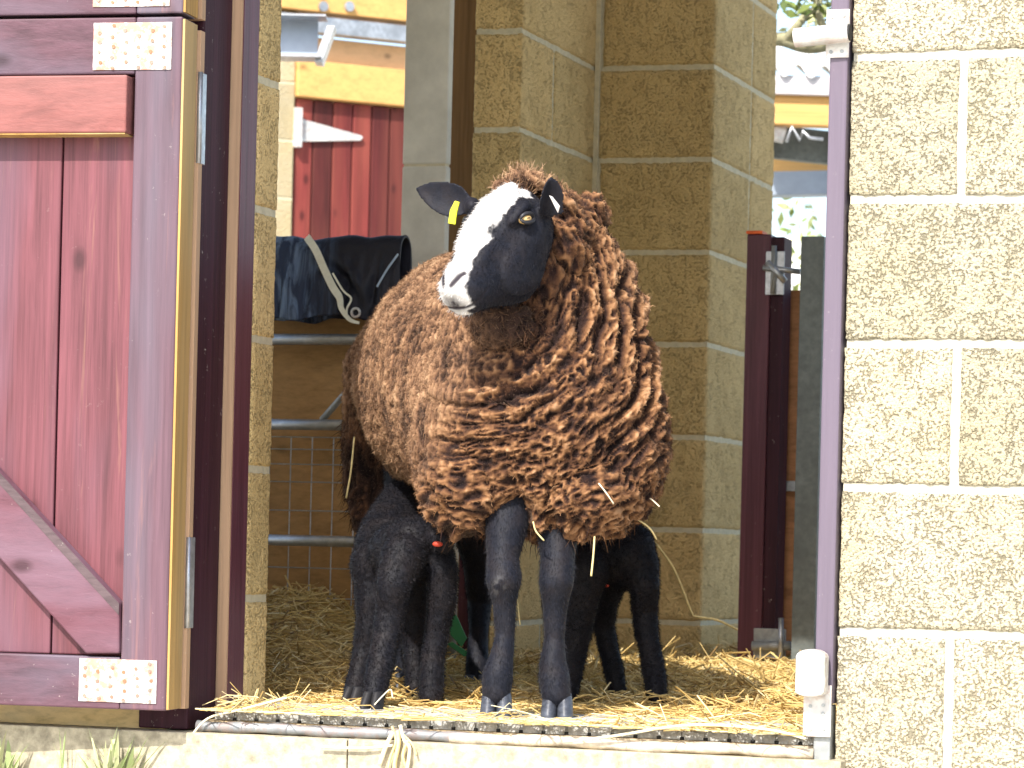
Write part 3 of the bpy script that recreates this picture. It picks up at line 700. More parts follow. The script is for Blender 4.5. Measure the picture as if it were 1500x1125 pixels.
# ================================================================== STRAW
straw_cols = M('straw', .6, .4); oi = straw_cols.attr('shade')
straw_cols.color(straw_cols.ramp(oi, [(0, (.26, .16, .055)), (.3, (.54, .36, .12)), (.7, (.76, .56, .22)), (1, (.86, .74, .44))]))
MAT['straw'] = straw_cols.m
def bed_h(s, d):
    """height of the bedding above the floor"""
    base = np.interp(d, [.12, .3, .8, 1.6, 2.4, 3.2], [.0, .003, .007, .012, .018, .03])
    left = .15 * np.exp(-((s - (sL + .12 - .36 * d)) / .27) ** 2) * np.clip((d - .55) / .75, 0, 1) ** 1.3
    p = np.stack([s, d, np.zeros_like(s)], 1)
    return base + left + (vn(p, 7, 3) - .5) * .022 * np.clip((d - .3) / .8, 0, 1)
def straws(n, s_rng, d_rng, lmin, lmax, wd, lift, seed, hfun, tilt=.35):
    r = np.random.default_rng(seed)
    s = r.uniform(*s_rng, n); d = d_rng[0] + (d_rng[1] - d_rng[0]) * r.random(n) ** .9; L = r.uniform(lmin, lmax, n); yaw = r.uniform(0, 2 * np.pi, n); pit = r.normal(0, tilt, n)
    z = hfun(s, d) + r.random(n) * lift; wv, nv_ = np.array(WV), np.array(NV)
    c = np.array(W0) + s[:, None] * wv + d[:, None] * nv_; c[:, 2] = z
    dirv = (np.cos(yaw) * np.cos(pit))[:, None] * wv + (np.sin(yaw) * np.cos(pit))[:, None] * nv_ + np.sin(pit)[:, None] * np.array([0, 0, 1.])
    side = np.cross(dirv, r.normal(size=(n, 3))); side /= np.linalg.norm(side, axis=1)[:, None]
    sid2 = np.cross(dirv, side); w = (wd * r.uniform(.5, 1.3, n))[:, None]
    bend = sid2 * (r.normal(0, .12, n) * L)[:, None]
    V = []
    for k, f in enumerate((-.5, 0, .5)):
        q = c + dirv * (L * f)[:, None] + (bend if k == 1 else 0)
        q[:, 2] = np.maximum(q[:, 2], .001)
        V += [q + side * w * .5, q + sid2 * w * .5, q - side * w * .5]
    V = np.stack(V, 1).reshape(-1, 3); base = np.arange(n)[:, None] * 9; Fs = []
    for k in (0, 3):
        for a, b in ((0, 1), (1, 2), (2, 0)): Fs.append(base + np.array([k + a, k + b, k + 3 + b, k + 3 + a]))
    Fs = np.stack(Fs, 1).reshape(-1, 4); sh = np.repeat(np.clip(r.normal(.5, .25, n), 0, 1), 9)
    return V, Fs, sh
def join_np(parts):
    V = []; Fs = []; A = []; n = 0
    for v, f, a in parts: V.append(v); Fs.append(f + n); A.append(a); n += len(v)
    return np.concatenate(V), np.concatenate(Fs), np.concatenate(A)
# bedding base (a soft undulating sheet) + the stems lying on it
ns, nd = 120, 140; ss, dd_ = np.meshgrid(np.linspace(sL - 1.4, sR + 1.2, ns), np.linspace(.15, 3.3, nd)); s_f, d_f = ss.ravel(), dd_.ravel()
hz = bed_h(s_f, d_f) - .002; Vb = np.array(W0) + s_f[:, None] * np.array(WV) + d_f[:, None] * np.array(NV); Vb[:, 2] = np.maximum(hz, -.008)
ii, jj = np.meshgrid(np.arange(ns - 1), np.arange(nd - 1)); a = (jj * ns + ii).ravel(); Fb = np.stack([a, a + 1, a + 1 + ns, a + ns], 1)
zero = lambda s, d: np.full_like(s, .001)
parts = [(Vb, Fb, np.full(len(Vb), .22)),
         straws(34000, (sL - .8, sR + .5), (.5, 3.0), .03, .10, .0032, .02, 11, bed_h, .3),
         straws(2600, (sL + .05, sR + .0), (.30, .9), .02, .08, .0026, .006, 12, bed_h, .12),
         straws(500, (sL + .0, sR + .4), (1.0, 2.7), .08, .18, .004, .03, 13, bed_h, .4)]
V, Fs, A = join_np(parts)
o = link_mesh('straw_bedding', np_mesh('straw_bedding', V, Fs, {'shade': A}), MAT['straw'], org=W((sL + sR) / 2, 1.5, 0)); tag(o, 'golden straw bedding scattered over the stable floor', 'straw', kind='stuff')
kz = lambda s, d: np.where(d > .012, -.0175, -.034)
parts = [straws(900, (sL + .03, sR - .04), (-.005, .034), .008, .05, .0022, .012, 21, kz, .2),
         straws(260, (sL + .03, sR - .04), (-.03, .06), .03, .12, .0028, .03, 22, kz, .2),
         straws(230, (sL + .05, sR - .04), (.04, .34), .01, .06, .0024, .004, 23, zero, .1),
         straws(60, (sL + .05, sL + .16), (-.02, .12), .04, .12, .0022, .04, 24, kz, .5),
         straws(120, (sR - .35, sR - .03), (-.02, .08), .04, .13, .0026, .03, 25, kz, .3)]
V, Fs, A = join_np(parts); A = np.clip(A + .25, 0, 1)
# keep the stems above the kerb
V[:, 2] = np.maximum(V[:, 2], -.034)
o = link_mesh('loose_straw', np_mesh('loose_straw', V, Fs, {'shade': A}), MAT['straw'], org=W((sL + sR) / 2, .05, -.03)); tag(o, 'pale loose straw and chaff strewn along the threshold', 'straw', kind='stuff')
# ================================================================== FAR BUILDINGS, LEFT GAP
def Xb(g, x0, x1, y0, y1, z0, z1): return g.box(((x0 + x1) / 2, (y0 + y1) / 2, (z0 + z1) / 2), Vector((1, 0, 0)), Vector((0, 1, 0)), ZV, abs(x1 - x0) / 2, abs(y1 - y0) / 2, abs(z1 - z0) / 2)
YL = 12.5
# frame of the far building: turned so that its beams fall away to the right
FA = R(28); FV = Vector((math.cos(FA), math.sin(FA), 0)); FN = Vector((-math.sin(FA), math.cos(FA), 0)); F0 = Q(400, 300, YL)
def FC(px, py, d=0):
    p = hit(px, py, F0 + FN * d, FN); return (p - F0).dot(FV), p.z
def fbox(g, a0, a1, d0, d1, z0, z1): return g.box(F0 + FV * (a0 + a1) / 2 + FN * (d0 + d1) / 2 + ZV * ((z0 + z1) / 2 - F0.z), FV, FN, ZV, abs(a1 - a0) / 2, abs(d1 - d0) / 2, abs(z1 - z0) / 2)
a0 = FC(350, 300)[0]; a1 = FC(429, 300)[0]; a2 = FC(640, 250)[0]
t = empty('outbuilding', F0 + Vector((0, 0, -F0.z - .19)), 'sunlit outbuilding with yellow blocks and timber beams beyond the left of the stable', 'outbuilding')
g = G(); fbox(g, a0 - 1.2, a1 - .003, .003, .2, -.19, 2.3); g.build('mortar', MAT['mortar_in'], t)
g = G(); zz = FC(414, 205)[1] - 225e-3 * 8
cols = [zz + .225 * k for k in range(-1, 14)]
for i, (p, q) in enumerate(zip(cols, cols[1:])):
    for (u, v) in ((a0 - 1.2, a0 - .2 - .1 * (i % 2)), (a0 - .19 - .1 * (i % 2), a1)):
        g.box(F0 + FV * (u + v) / 2 + FN * .1 + ZV * ((p + q) / 2 - F0.z), FV, FN, ZV, (v - u) / 2 - .004, .1, .1075)
g.build('blocks', blockmat('yellow_block', (.50, .43, .29), (.45, .33, .15), pitamt=.5, bstr=.5), t, bevel=.003)
zb0 = FC(440, 142)[1]; zb1 = FC(440, 88)[1]
g = G(); fbox(g, a1 + .0, a2 + .6, -.02, .12, zb0, zb1); g.build('lintel', MAT['pine'], t, bevel=.004)
zc1 = FC(500, 50)[1]
g = G(); fbox(g, a1 - .0, a2 + .6, .03, .16, zb1 + .004, FC(440, 50)[1]); g.build('wall_board', wood('tan_board', (.62, .40, .22), 'X', dark=.85, light=1.1), t, bevel=.004)
g = G(); fbox(g, a0 - 1.2, a2 + .6, -.06, .05, FC(440, 18)[1], FC(440, -62)[1]); g.build('wall_plate', MAT['pine'], t, bevel=.004)
g = G(); fbox(g, a1 - .1, a2 + .6, -.05, .02, FC(440, 48)[1], FC(440, 24)[1]); g.build('steel_flange', MAT['galv'], t, bevel=.002)
for x in (472, 510): 
    p = FC(x, 10, -.06); c = F0 + FV * p[0] + FN * -.062 + ZV * (p[1] - F0.z); G().tube([c, c - FN * .015], .02, 10).build('bolt_head', MAT['galv'], t)
# red boarded door with strap hinge
tr = empty('red_door', F0 + FV * a1 + Vector((0, 0, -F0.z - .15)), 'sunlit red boarded door with a white strap hinge on the outbuilding', 'door')
edges = [432, 459, 488, 517, 545, 572, 600, 630, 660]
for e0, e1_ in zip(edges, edges[1:]):
    g = G(); fbox(g, FC(e0, 300)[0] + .003, FC(e1_, 300)[0] - .003, .02, .06, -.15, zb0 - .003); g.build('board', MAT['red_board'], tr, bevel=.004)
sh = G(); p0 = FC(441, 190, -.005); p1 = FC(530, 207, -.005)
def fp(a, z, d): return F0 + FV * a + FN * d + ZV * (z - F0.z)
hh = .045; sh.prism([fp(p0[0], p0[1] + hh, .004), fp(p1[0], p0[1] - .012 + .012, .004), fp(p1[0] + .01, p0[1] - .006, .004), fp(p1[0], p0[1] - .02, .004), fp(p0[0], p0[1] - hh, .004)], FN * .012)
h = sh.build('strap_hinge', MAT['white_metal'], tr, bevel=.001)
g = G(); fbox(g, FC(430, 190)[0], FC(440, 190)[0], -.02, .015, FC(434, 216)[1], FC(434, 158)[1]); g.build('hinge_plate', MAT['white_metal'], h, bevel=.002)
# steel channel end projecting across the gap
tb = empty('steel_channel', Q(440, 90, 10.2), 'grey steel channel beam end across the top left gap', 'steel beam')
b0, b1 = Q(340, 28, 10.2), Q(486, 40, 10.2)
def slab(p, q, z0, z1, y0, y1): 
    g = G(); ax = (q - p); ax.z = 0; ax.normalize(); n_ = Vector((-ax.y, ax.x, 0)); c = (p + q) / 2; L = (Vector((q.x, q.y, 0)) - Vector((p.x, p.y, 0))).length / 2
    g.box((c.x, c.y, (z0 + z1) / 2), ax, n_, ZV, L, .001 + (y1 - y0) / 2, (z1 - z0) / 2); return g
zt = Q(440, 28, 10.2).z; zl = Q(440, 90, 10.2).z
slab(Q(340, 50, 10.2), Q(466, 50, 10.2), zl + .006, zt - .006, 0, .012).build('web', MAT['blue_steel'], tb)
g = slab(Q(340, 50, 10.15), Q(478, 50, 10.15), zt - .006, zt, 0, .11); g.build('flange', MAT['galv'], tb)
g = slab(Q(340, 50, 10.15), Q(472, 50, 10.15), zl, zl + .006, 0, .11); g.build('flange', MAT['galv'], tb)
p = Q(464, 86, 10.14); q = Q(488, 40, 10.14)
g = G(); g.prism([Q(460, 90, 10.12), Q(472, 92, 10.12), Q(491, 38, 10.12), Q(479, 38, 10.12)], Vector((0, .09, 0))); g.build('end_plate', MAT['galv'], tb, bevel=.002)

# ================================================================== FAR BUILDINGS, RIGHT GAP
YR = 11.0
def yb(x0, y0, x1, y1, Y): a = Q(x0, y0, Y); b = Q(x1, y1, Y); return a, b
t = empty('open_shed', Q(1175, 290, YR) - Vector((0, 0, Q(1175, 290, YR).z + .19)), 'open shed with a corrugated roof edge seen in the gap beside the lilac post', 'shed')
def rect(t, nm, x0, y0, x1, y1, Y, th, mat, slope=0, bev=.003):
    a, b, c, d = Q(x0, y1, Y), Q(x1, y1 + slope, Y), Q(x1, y0 + slope, Y), Q(x0, y0, Y)
    g = G(); g.prism([a, b, c, d], Vector((0, th, 0))); return g.build(nm, MAT[mat], t, bevel=bev)
MAT['pale_paint'] = plain('pale_grey_paint', (.55, .53, .55), .5, .3, var=.08)
MAT['roof_w'] = plain('pale_fibre_cement', (.66, .66, .64), .9, .1, var=.12, sc=20)
# corrugated sheet: profile across, running back
prof = []; x0p, x1p = Q(1090, 100, YR).x, Q(1290, 100, YR).x; per = Q(1173, 100, YR).x - Q(1134, 100, YR).x; n = 160
ztop = Q(1160, 103, YR).z
V = []; 
for i in range(n + 1):
    x = x0p + (x1p - x0p) * i / n; z = ztop + .022 * math.cos(2 * math.pi * (x - x0p) / per) - (x - x0p) * .03
    V += [(x, YR - .02, z), (x, YR + .9, z + .20)]
g = G(); g.add(V, [[2 * i, 2 * i + 1, 2 * i + 3, 2 * i + 2] for i in range(n)]); o = g.build('roof_sheet', MAT['roof_w'], t); m = o.modifiers.new('s', 'SOLIDIFY'); m.thickness = .012; m.offset = 1
rect(t, 'fascia', 1090, 108, 1290, 136, YR, .03, 'pale_paint', 6)
rect(t, 'beam', 1090, 135, 1290, 180, YR + .03, .08, 'pine', 7)
rect(t, 'gutter_board', 1090, 178, 1290, 226, YR + .3, .05, 'grey_steel', 22)
rect(t, 'lower_board', 1090, 226, 1290, 250, YR + .9, .05, 'pine', 18)
rect(t, 'steel_lintel', 1090, 252, 1290, 287, YR + .8, .1, 'blue_steel', -4)
for x in (1100, 1278): rect(t, 'post', x - 10, 150, x + 10, 1010, YR + .2, .1, 'grey_steel')
g = G()
a, b = Q(1120, 188, YR + .1), Q(1150, 196, YR + .1); g.tube([a, b], .035, 14); g.build('pipe_end', MAT['white_metal'], t, smooth=True)
g = G(); P = [Q(1152, 208, YR - .02), Q(1160, 186, YR - .02), Q(1172, 206, YR - .02), Q(1176, 192, YR - .02), Q(1186, 202, YR - .02), Q(1206, 204, YR - .02)]
g.tube(P, .006, 8); g.build('wire', MAT['galv'], t, smooth=True)

# foliage ----------------------------------------------------------
leafm = M('leaf', .5, .4); lf = leafm.attr('shade'); leafm.color(leafm.ramp(lf, [(0, (.07, .11, .02)), (.5, (.24, .30, .08)), (1, (.60, .60, .32))])); leafm.b.inputs['Transmission Weight'].default_value = 0
MAT['leaf'] = leafm.m
def leaves(cen, rad, n, size, seed, shell=.35):
    r = np.random.default_rng(seed); out = []
    P = r.normal(size=(n, 3)); P /= np.linalg.norm(P, axis=1)[:, None]; P *= (shell + (1 - shell) * r.random(n)[:, None]) ** .6
    P = P * np.array(rad) + np.array(cen); keep = vn(P, 2.5 / max(.2, min(rad)), seed) > .38; P = P[keep]; n = len(P)
    a = r.normal(size=(n, 3)); a /= np.linalg.norm(a, axis=1)[:, None]; b = np.cross(a, r.normal(size=(n, 3))); b /= np.linalg.norm(b, axis=1)[:, None]
    L = size * r.uniform(.6, 1.4, n)[:, None]; wd = L * .4
    V = np.stack([P - a * L / 2, P + b * wd / 2, P + a * L / 2, P - b * wd / 2], 1).reshape(-1, 3); f = np.arange(n)[:, None] * 4 + np.arange(4)
    return V, f, np.repeat(np.clip(r.normal(.5, .3, n), 0, 1), 4)
def bush(label, c, rad, n, size, seed, group='bushes beyond the yard'):
    t = empty('bush', (c[0], c[1], -.2), label, 'bush', group)
    V, f, A = leaves(c, rad, n, size, seed)
    link_mesh('foliage', np_mesh('foliage', V, f, {'shade': A}), MAT['leaf'], t)
    g = G()
    for k in range(5):
        p = Vector((c[0] + random.uniform(-.3, .3) * rad[0], c[1], -.2)); q = Vector(c) + Vector((random.uniform(-.7, .7) * rad[0], random.uniform(-.5, .5) * rad[1], random.uniform(0, .7) * rad[2]))
        g.tube([p, (p + q) / 2 + Vector((.04, 0, 0)), q], [.025, .018, .006], 8)
    g.build('stems', MAT['bark'], t)
MAT['bark'] = plain('mossy_bark', (.36, .34, .22), .9, .1, var=.35, sc=30, bump=.8)
# pale rendered wall far behind, catching the sun
g = G(); Xb(g, 0.2, 9, 19, 19.2, -.2, 2.15); tag(g.build('yard_wall', plain('whitewash', (.8, .8, .76), .9, .1, var=.06)), 'whitewashed yard wall far behind the bushes', 'wall')
cc = Q(1172, 420, 13.5); bush('sunlit green bush in the gap left of the lilac post', (cc.x, 13.5, 1.0), (.6, .5, .86), 3600, .06, 31)
cc = Q(1300, 380, 14.5); bush('taller green bush behind the right-hand block wall', (cc.x + .6, 14.5, .9), (.9, .6, 1.0), 3500, .08, 32)
# tree with a mossy branch crossing the gap at the top
t = empty('tree', (1.75, 9.2, -.2), 'tree behind the block wall with one mossy branch crossing the top of the gap', 'tree')
g = G(); g.tube([(1.75, 9.2, -.2), (1.72, 9.2, .8), (1.66, 9.22, 1.6), (1.5, 9.2, 2.6), (1.4, 9.3, 3.6)], [.11, .09, .075, .055, .03], 14); g.build('trunk', MAT['bark'], t, smooth=True)
tr_s = Vector((1.67, 9.22, 1.5)); B = [tr_s, Q(1262, 48, 9.1), Q(1225, 58, 9.0), Q(1185, 66, 9.0), Q(1150, 58, 9.0), Q(1128, 55, 9.0), Q(1090, 30, 9.0)]
g = G(); g.tube(catmull(B, 5), [.034 - .020 * i / 30 for i in range(31)], 10); 
B2 = [Q(1150, 60, 9.0), Q(1168, 38, 8.95), Q(1182, 20, 8.95), Q(1198, 8, 8.95), Q(1210, -30, 8.95)]; g.tube(catmull(B2, 5), [.014 - .008 * i / 20 for i in range(21)], 8)
B2 = [Q(1215, 60, 9.0), Q(1202, 30, 8.95), Q(1196, 5, 8.95), Q(1180, -40, 8.95)]; g.tube(catmull(B2, 5), [.013 - .006 * i / 15 for i in range(16)], 8)
g.build('branch', MAT['bark'], t, smooth=True)
P = [leaves(Q(1194, 14, 8.9), (.05, .05, .07), 110, .035, 41), leaves(Q(1188, -60, 9), (.4, .3, .22), 900, .05, 42), leaves((1.4, 9.3, 3.3), (1.0, .9, .9), 6000, .07, 43)]
V, f, A = join_np(P); link_mesh('crown', np_mesh('crown', V, f, {'shade': A}), MAT['leaf'], t)

# ================================================================== WEEDS AT THE KERB
def weed(label, base, n, h, spread, seed, wd=.006):
    r = random.Random(seed); V = []; Fc = []; A = []
    for k in range(n):
        az = r.uniform(0, 6.28); b = Vector(base) + Vector((r.uniform(-.5, .5) * spread * .5, r.uniform(-.02, .02), 0)); hh = h * r.uniform(.5, 1.1)
        out = Vector((math.cos(az), math.sin(az) * .5, 0)) * spread * r.uniform(.3, 1); side = Vector((-math.sin(az), math.cos(az), 0)) * wd * r.uniform(.6, 1.3)
        i0 = len(V); sh = r.uniform(.35, 1)
        for j in range(6):
            u = j / 5; p = b + out * u ** 1.6 + ZV * hh * (u - .25 * u * u); ww = math.sin(math.pi * min(1, .12 + u * .88)) 
            V += [p + side * ww, p + ZV * .0015 * ww, p - side * ww]; A += [sh] * 3
        for j in range(5):
            q = i0 + j * 3; Fc += [[q, q + 1, q + 4, q + 3], [q + 1, q + 2, q + 5, q + 4]]
    o = link_mesh('weed', np_mesh('weed', [tuple(v) for v in V], Fc, {'shade': A}), MAT['weed'], org=base); tag(o, label, 'weed', 'weeds growing against the kerb')
wm = M('weed_leaf', .5, .4); wm.color(wm.ramp(wm.attr('shade'), [(0, (.14, .2, .06)), (.6, (.30, .37, .15)), (1, (.55, .54, .32))])); MAT['weed'] = wm.m
b = hit(170, 1125, W0 + NV * -.055, NV); weed('leafy green weed below the nail plate of the open door', (b.x, b.y, -.19), 44, .20, .085, 51, .005)
b = hit(4, 1125, W0 + NV * -.06, NV); weed('small green weed in the bottom left corner below the door', (b.x, b.y, -.19), 24, .18, .05, 52, .006)
b = hit(95, 1125, W0 + NV * -.06, NV); weed('thin pale dry weed between the two green weeds at the kerb', (b.x, b.y, -.19), 12, .19, .04, 53, .002)
# straw bunch hanging over the kerb
def stalk(name, pts, r, label=None, parent=None, mat='straw_one', flat=1.0):
    P = catmull(pts, 5); g = G(); g.tube(P, [r] * len(P), 6); o = g.build(name, MAT[mat], parent, smooth=True)
    if label: tag(o, label, 'straw')
    return o
MAT['straw_one'] = plain('straw_stem', (.70, .56, .26), .6, .3, var=.25, sc=60)
MAT['straw_pale'] = plain('pale_straw_stem', (.80, .72, .52), .6, .3, var=.15, sc=60)
def kp(px, py, d=-.045): return hit(px, py, W0 + NV * d, NV)
t = empty('straw_tuft', kp(580, 1120), 'tuft of pale straw hanging over the kerb below the left lamb', 'straw tuft')
for k, P in enumerate([[(574, 1064), (580, 1085), (572, 1110), (566, 1140)], [(586, 1062), (592, 1084), (600, 1096), (596, 1130)], [(582, 1070), (584, 1090), (578, 1120), (580, 1145)], [(470, 1094), (530, 1096), (575, 1092)], [(598, 1084), (590, 1110), (604, 1140)], [(576, 1072), (566, 1092), (556, 1120)], [(588, 1074), (604, 1090), (610, 1106)]]):
    stalk('stalk', [kp(*p) for p in P], .0022 + .0008 * (k % 3), None, t, 'straw_pale' if k % 2 else 'straw_one')
stalk('straw_stalk', [kp(1180, 1082, -.04), kp(1120, 1068, -.03), kp(1010, 1062, -.03), kp(900, 1078, -.03), kp(830, 1086, -.03)], .0022, 'long curved straw lying on the mat edge in front of the right lamb', mat='straw_pale')
stalk('straw_stalk', [kp(280, 1078, -.03), kp(305, 1052, -.02), kp(350, 1040, -.02), kp(420, 1022, -.01)], .0020, 'long straw leaning on the foot of the bare wood stop', mat='straw_pale')
stalk('straw_stalk', [Q(948, 782, 5.9), Q(985, 830, 5.95), Q(1012, 895, 6.0), Q(1020, 903, 6.0), Q(1050, 908, 6.0), Q(1080, 922, 6.02)], .0024, 'long bent straw stem hanging behind the right lamb', mat='straw_one')
# ================================================================== ANIMALS
X_, Y_, Z_ = Vector((1, 0, 0)), Vector((0, 1, 0)), Vector((0, 0, 1))
def A3(v): return np.array([v.x, v.y, v.z])
def fur_strands(V, N, n, L, wd, seed, droop=.4, jitter=.5, flow=None, attr=None, keep=None, curl=.0):
    """tapering ribbons growing out of a surface; returns verts, quads, attr"""
    r = np.random.default_rng(seed); idx = r.integers(0, len(V), n)
    if keep is not None: idx = idx[keep[idx] > r.random(len(idx))]
    n = len(idx); P = V[idx] + r.normal(0, .0008, (n, 3)); Nn = N[idx]
    d = Nn + r.normal(0, jitter, (n, 3)) * .6; d[:, 2] -= droop
    if flow is not None: d += flow[idx]
    d /= np.linalg.norm(d, axis=1)[:, None]; side = np.cross(d, r.normal(size=(n, 3))); side /= np.linalg.norm(side, axis=1)[:, None]
    LL = (L * r.uniform(.5, 1.3, n))[:, None]; P = P - d * LL * .25; s2 = np.cross(d, side)
    pts = [P, P + d * LL * .5 + s2 * LL * curl, P + d * LL - s2 * LL * curl * .3]; wds = [wd, wd * .8, wd * .25]
    out = []
    for p, w in zip(pts, wds): out += [p + side * w / 2, p - side * w / 2]
    out = np.stack(out, 1).reshape(-1, 3); b = np.arange(n)[:, None] * 6
    f = np.stack([b + np.array([0, 1, 3, 2]), b + np.array([2, 3, 5, 4])], 1).reshape(-1, 4)
    a = np.repeat(attr[idx], 6) if attr is not None else np.zeros(n * 6)
    return out, f, a, np.repeat(r.random(n), 6)
def quads_of(me):
    """all faces as quads (voxel remesh gives quads only)"""
    n = len(me.polygons); k = np.empty(n, np.int32); me.polygons.foreach_get('loop_total', k)
    li = np.empty(len(me.loops), np.int32); me.loops.foreach_get('vertex_index', li)
    assert (k == 4).all(); return li.reshape(-1, 4)

# ---------------------------------------------------------------- materials
def wool_mat():
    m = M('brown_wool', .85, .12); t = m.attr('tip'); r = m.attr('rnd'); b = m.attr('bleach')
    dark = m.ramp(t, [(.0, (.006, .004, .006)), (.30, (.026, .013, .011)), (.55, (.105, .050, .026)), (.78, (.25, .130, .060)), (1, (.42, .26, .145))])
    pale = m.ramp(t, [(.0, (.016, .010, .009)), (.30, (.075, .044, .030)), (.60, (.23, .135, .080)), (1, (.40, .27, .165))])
    c = m.mix(b, dark, pale); n = m.noise(m.mapping((1, 1, 1), rnd=False), 300, 3)
    c = m.mix(.45, c, m.ramp(r, [(0, sc_((1, 1, 1), .35)), (1, (1, 1, 1))]), 'MULTIPLY')
    m.color(m.mix(1.0, c, (1.05, 1.0, .98), 'MULTIPLY')); m.bump(n, .5, .003)
    m.b.inputs['Sheen Weight'].default_value = .25; m.b.inputs['Sheen Roughness'].default_value = .5; m.b.inputs['Sheen Tint'].default_value = (.9, .6, .4, 1)
    return m.m
MAT['wool'] = wool_mat()
def skin_mat(name, base, sheen=.2):
    m = M(name, .6, .18); w = m.attr('white'); n = m.noise(m.mapping((1, 1, 1), rnd=False), 260, 4, .7); n2 = m.noise(m.mapping((1, 1, 1), rnd=False), 30, 3)
    blk = m.ramp(n, [(.3, sc_(base, .6)), (.7, sc_(base, 1.5))]); blk = m.mix(m.math('MULTIPLY', m.ramp(n2, [(.4, BL), (.75, WH)]), .4), blk, (.030, .022, .020))
    c = m.mix(w, blk, m.ramp(n, [(.3, (.54, .52, .50)), (.7, (.74, .72, .70))]))
    g = m.attr('pink'); c = m.mix(g, c, (.028, .022, .028)); m.color(c); m.bump(n, .35, .002)
    m.b.inputs['Sheen Weight'].default_value = sheen; m.b.inputs['Sheen Roughness'].default_value = .4
    return m.m
MAT['ewe_skin'] = skin_mat('black_fur', (.0085, .0095, .0155), .04); MAT['lamb_skin'] = skin_mat('black_lamb_coat', (.0065, .0065, .010), .02)
hm = M('hoof_horn', .45, .4); hn = hm.noise(hm.mapping((60, 60, 140), rnd=False), 1, 3); hm.color(hm.ramp(hn, [(.3, (.03, .033, .043)), (.7, (.085, .095, .12))])); hm.bump(hn, .3, .002); MAT['hoof'] = hm.m

# ---------------------------------------------------------------- ewe: head frame
PSI, ALP = R(46), R(46)
hf = Vector((-math.cos(PSI) * math.cos(ALP), -math.sin(PSI) * math.cos(ALP), -math.sin(ALP)))
hs = Vector((math.sin(PSI), -math.cos(PSI), 0)); hd = hs.cross(hf).normalized()
if hd.z < 0: hd = -hd
HE = Q(738, 338, 5.27)                              # middle of the head at eye level
HK = .84
def H(f, s=0, d=0): return HE + hf * (f * HK) + hs * s + hd * d
ewe = empty('sheep', Vector((-.03, 5.7, 0)), 'brown woolly ewe with a white blaze on her black face standing in the doorway', 'sheep')

g = G()
# skull: (f, half width, half depth, centre d)
HS = [(-.088, .028, .028, -.022), (-.080, .044, .042, -.020), (-.060, .057, .056, -.016), (-.03, .070, .070, -.012), (.0, .070, .075, -.018), (.03, .064, .082, -.029), (.06, .056, .079, -.033),
      (.09, .048, .069, -.028), (.12, .042, .056, -.019), (.145, .043, .049, -.013), (.168, .043, .042, -.009), (.186, .038, .036, -.009), (.197, .027, .027, -.010), (.202, .008, .008, -.009)]
g.sections([(H(f, 0, d), hs, hd, w, h) for f, w, h, d in HS], 32)
g.ell(H(.182, 0, .006), (.028, .017, .020), (hs, hf, hd))           # nose pad
g.ell(H(.170, 0, -.026), (.024, .022, .014), (hs, hf, hd))          # lower lip / chin
for k in (-1, 1):
    g.ell(H(.150, .015 * k, -.010), (.022, .036, .024), (hs, hf, hd))   # lip pads
    g.ell(H(-.008, .048 * k, .030), (.017, .032, .013), (hs, hf, hd))   # brow
    g.ell(H(.045, .042 * k, -.040), (.018, .060, .048), (hs, hf, hd))   # cheek
    g.ell(H(.085, .026 * k, .010), (.014, .05, .022), (hs, hf, hd))
g.ell(H(.02, 0, .040), (.032, .09, .020), (hs, hf, hd))             # nasal ridge
# ears: closed, cupped leaves
def ear(base, tip, openv, wid, cup, thick=.0085, n=14, m=10, fold=0, rnd=.75):
    """leaf from base to tip; openv = direction the hollow faces"""
    ax = (tip - base); L = ax.length; ax.normalize(); sd_ = ax.cross(openv).normalized(); op = sd_.cross(ax).normalized()
    g2 = G(); rows = []
    for side in (0, 1):
        for i in range(n + 1):
            u = i / n; w = wid * (math.sin(math.pi * min(1, .16 + .84 * u)) ** rnd) * (1 - .15 * u) * min(1, .5 + 3 * u) + .001
            for j in range(m + 1):
                v = j / m * 2 - 1; th_ = thick * (1 - abs(v) ** 3 * .7) * (1 - .25 * u)
                p = base + ax * L * u + sd_ * w * v + op * (cup * w * (v * v) * (1 - .4 * u) + (-th_ if side else th_) * .5) + op * fold * u * u
                g2.v.append(p)
    K = (n + 1) * (m + 1)
    for i in range(n):
        for j in range(m):
            a = i * (m + 1) + j; g2.f += [[a, a + 1, a + m + 2, a + m + 1], [K + a, K + a + m + 1, K + a + m + 2, K + a + 1]]
    for i in range(n):
        for j in (0, m):
            a = i * (m + 1) + j; g2.f.append([a, a + m + 1, K + a + m + 1, K + a] if j == 0 else [a, K + a, K + a + m + 1, a + m + 1])
    for i in (0, n):
        for j in range(m):
            a = i * (m + 1) + j; g2.f.append([a, a + 1, K + a + 1, K + a] if i == 0 else [a, K + a, K + a + 1, a + 1])
    return g2
earR_b, earR_t = Q(692, 303, 5.36), Q(609, 276, 5.40)
earL_b, earL_t = Q(792, 300, 5.26), Q(820, 268, 5.17)
e1_ = ear(earR_b, earR_t, Vector((.1, -1, -.15)), .030, .40); g.add(e1_.v, e1_.f)
e2_ = ear(Q(798, 316, 5.235), Q(808, 259, 5.195), Vector((.45, -1, -.25)), .0235, 1.0, rnd=.45); 
g.add(e2_.v, e2_.f)
g.ell(earR_b, (.014, .02, .016)); g.ell(Q(794, 312, 5.26), (.016, .03, .018))
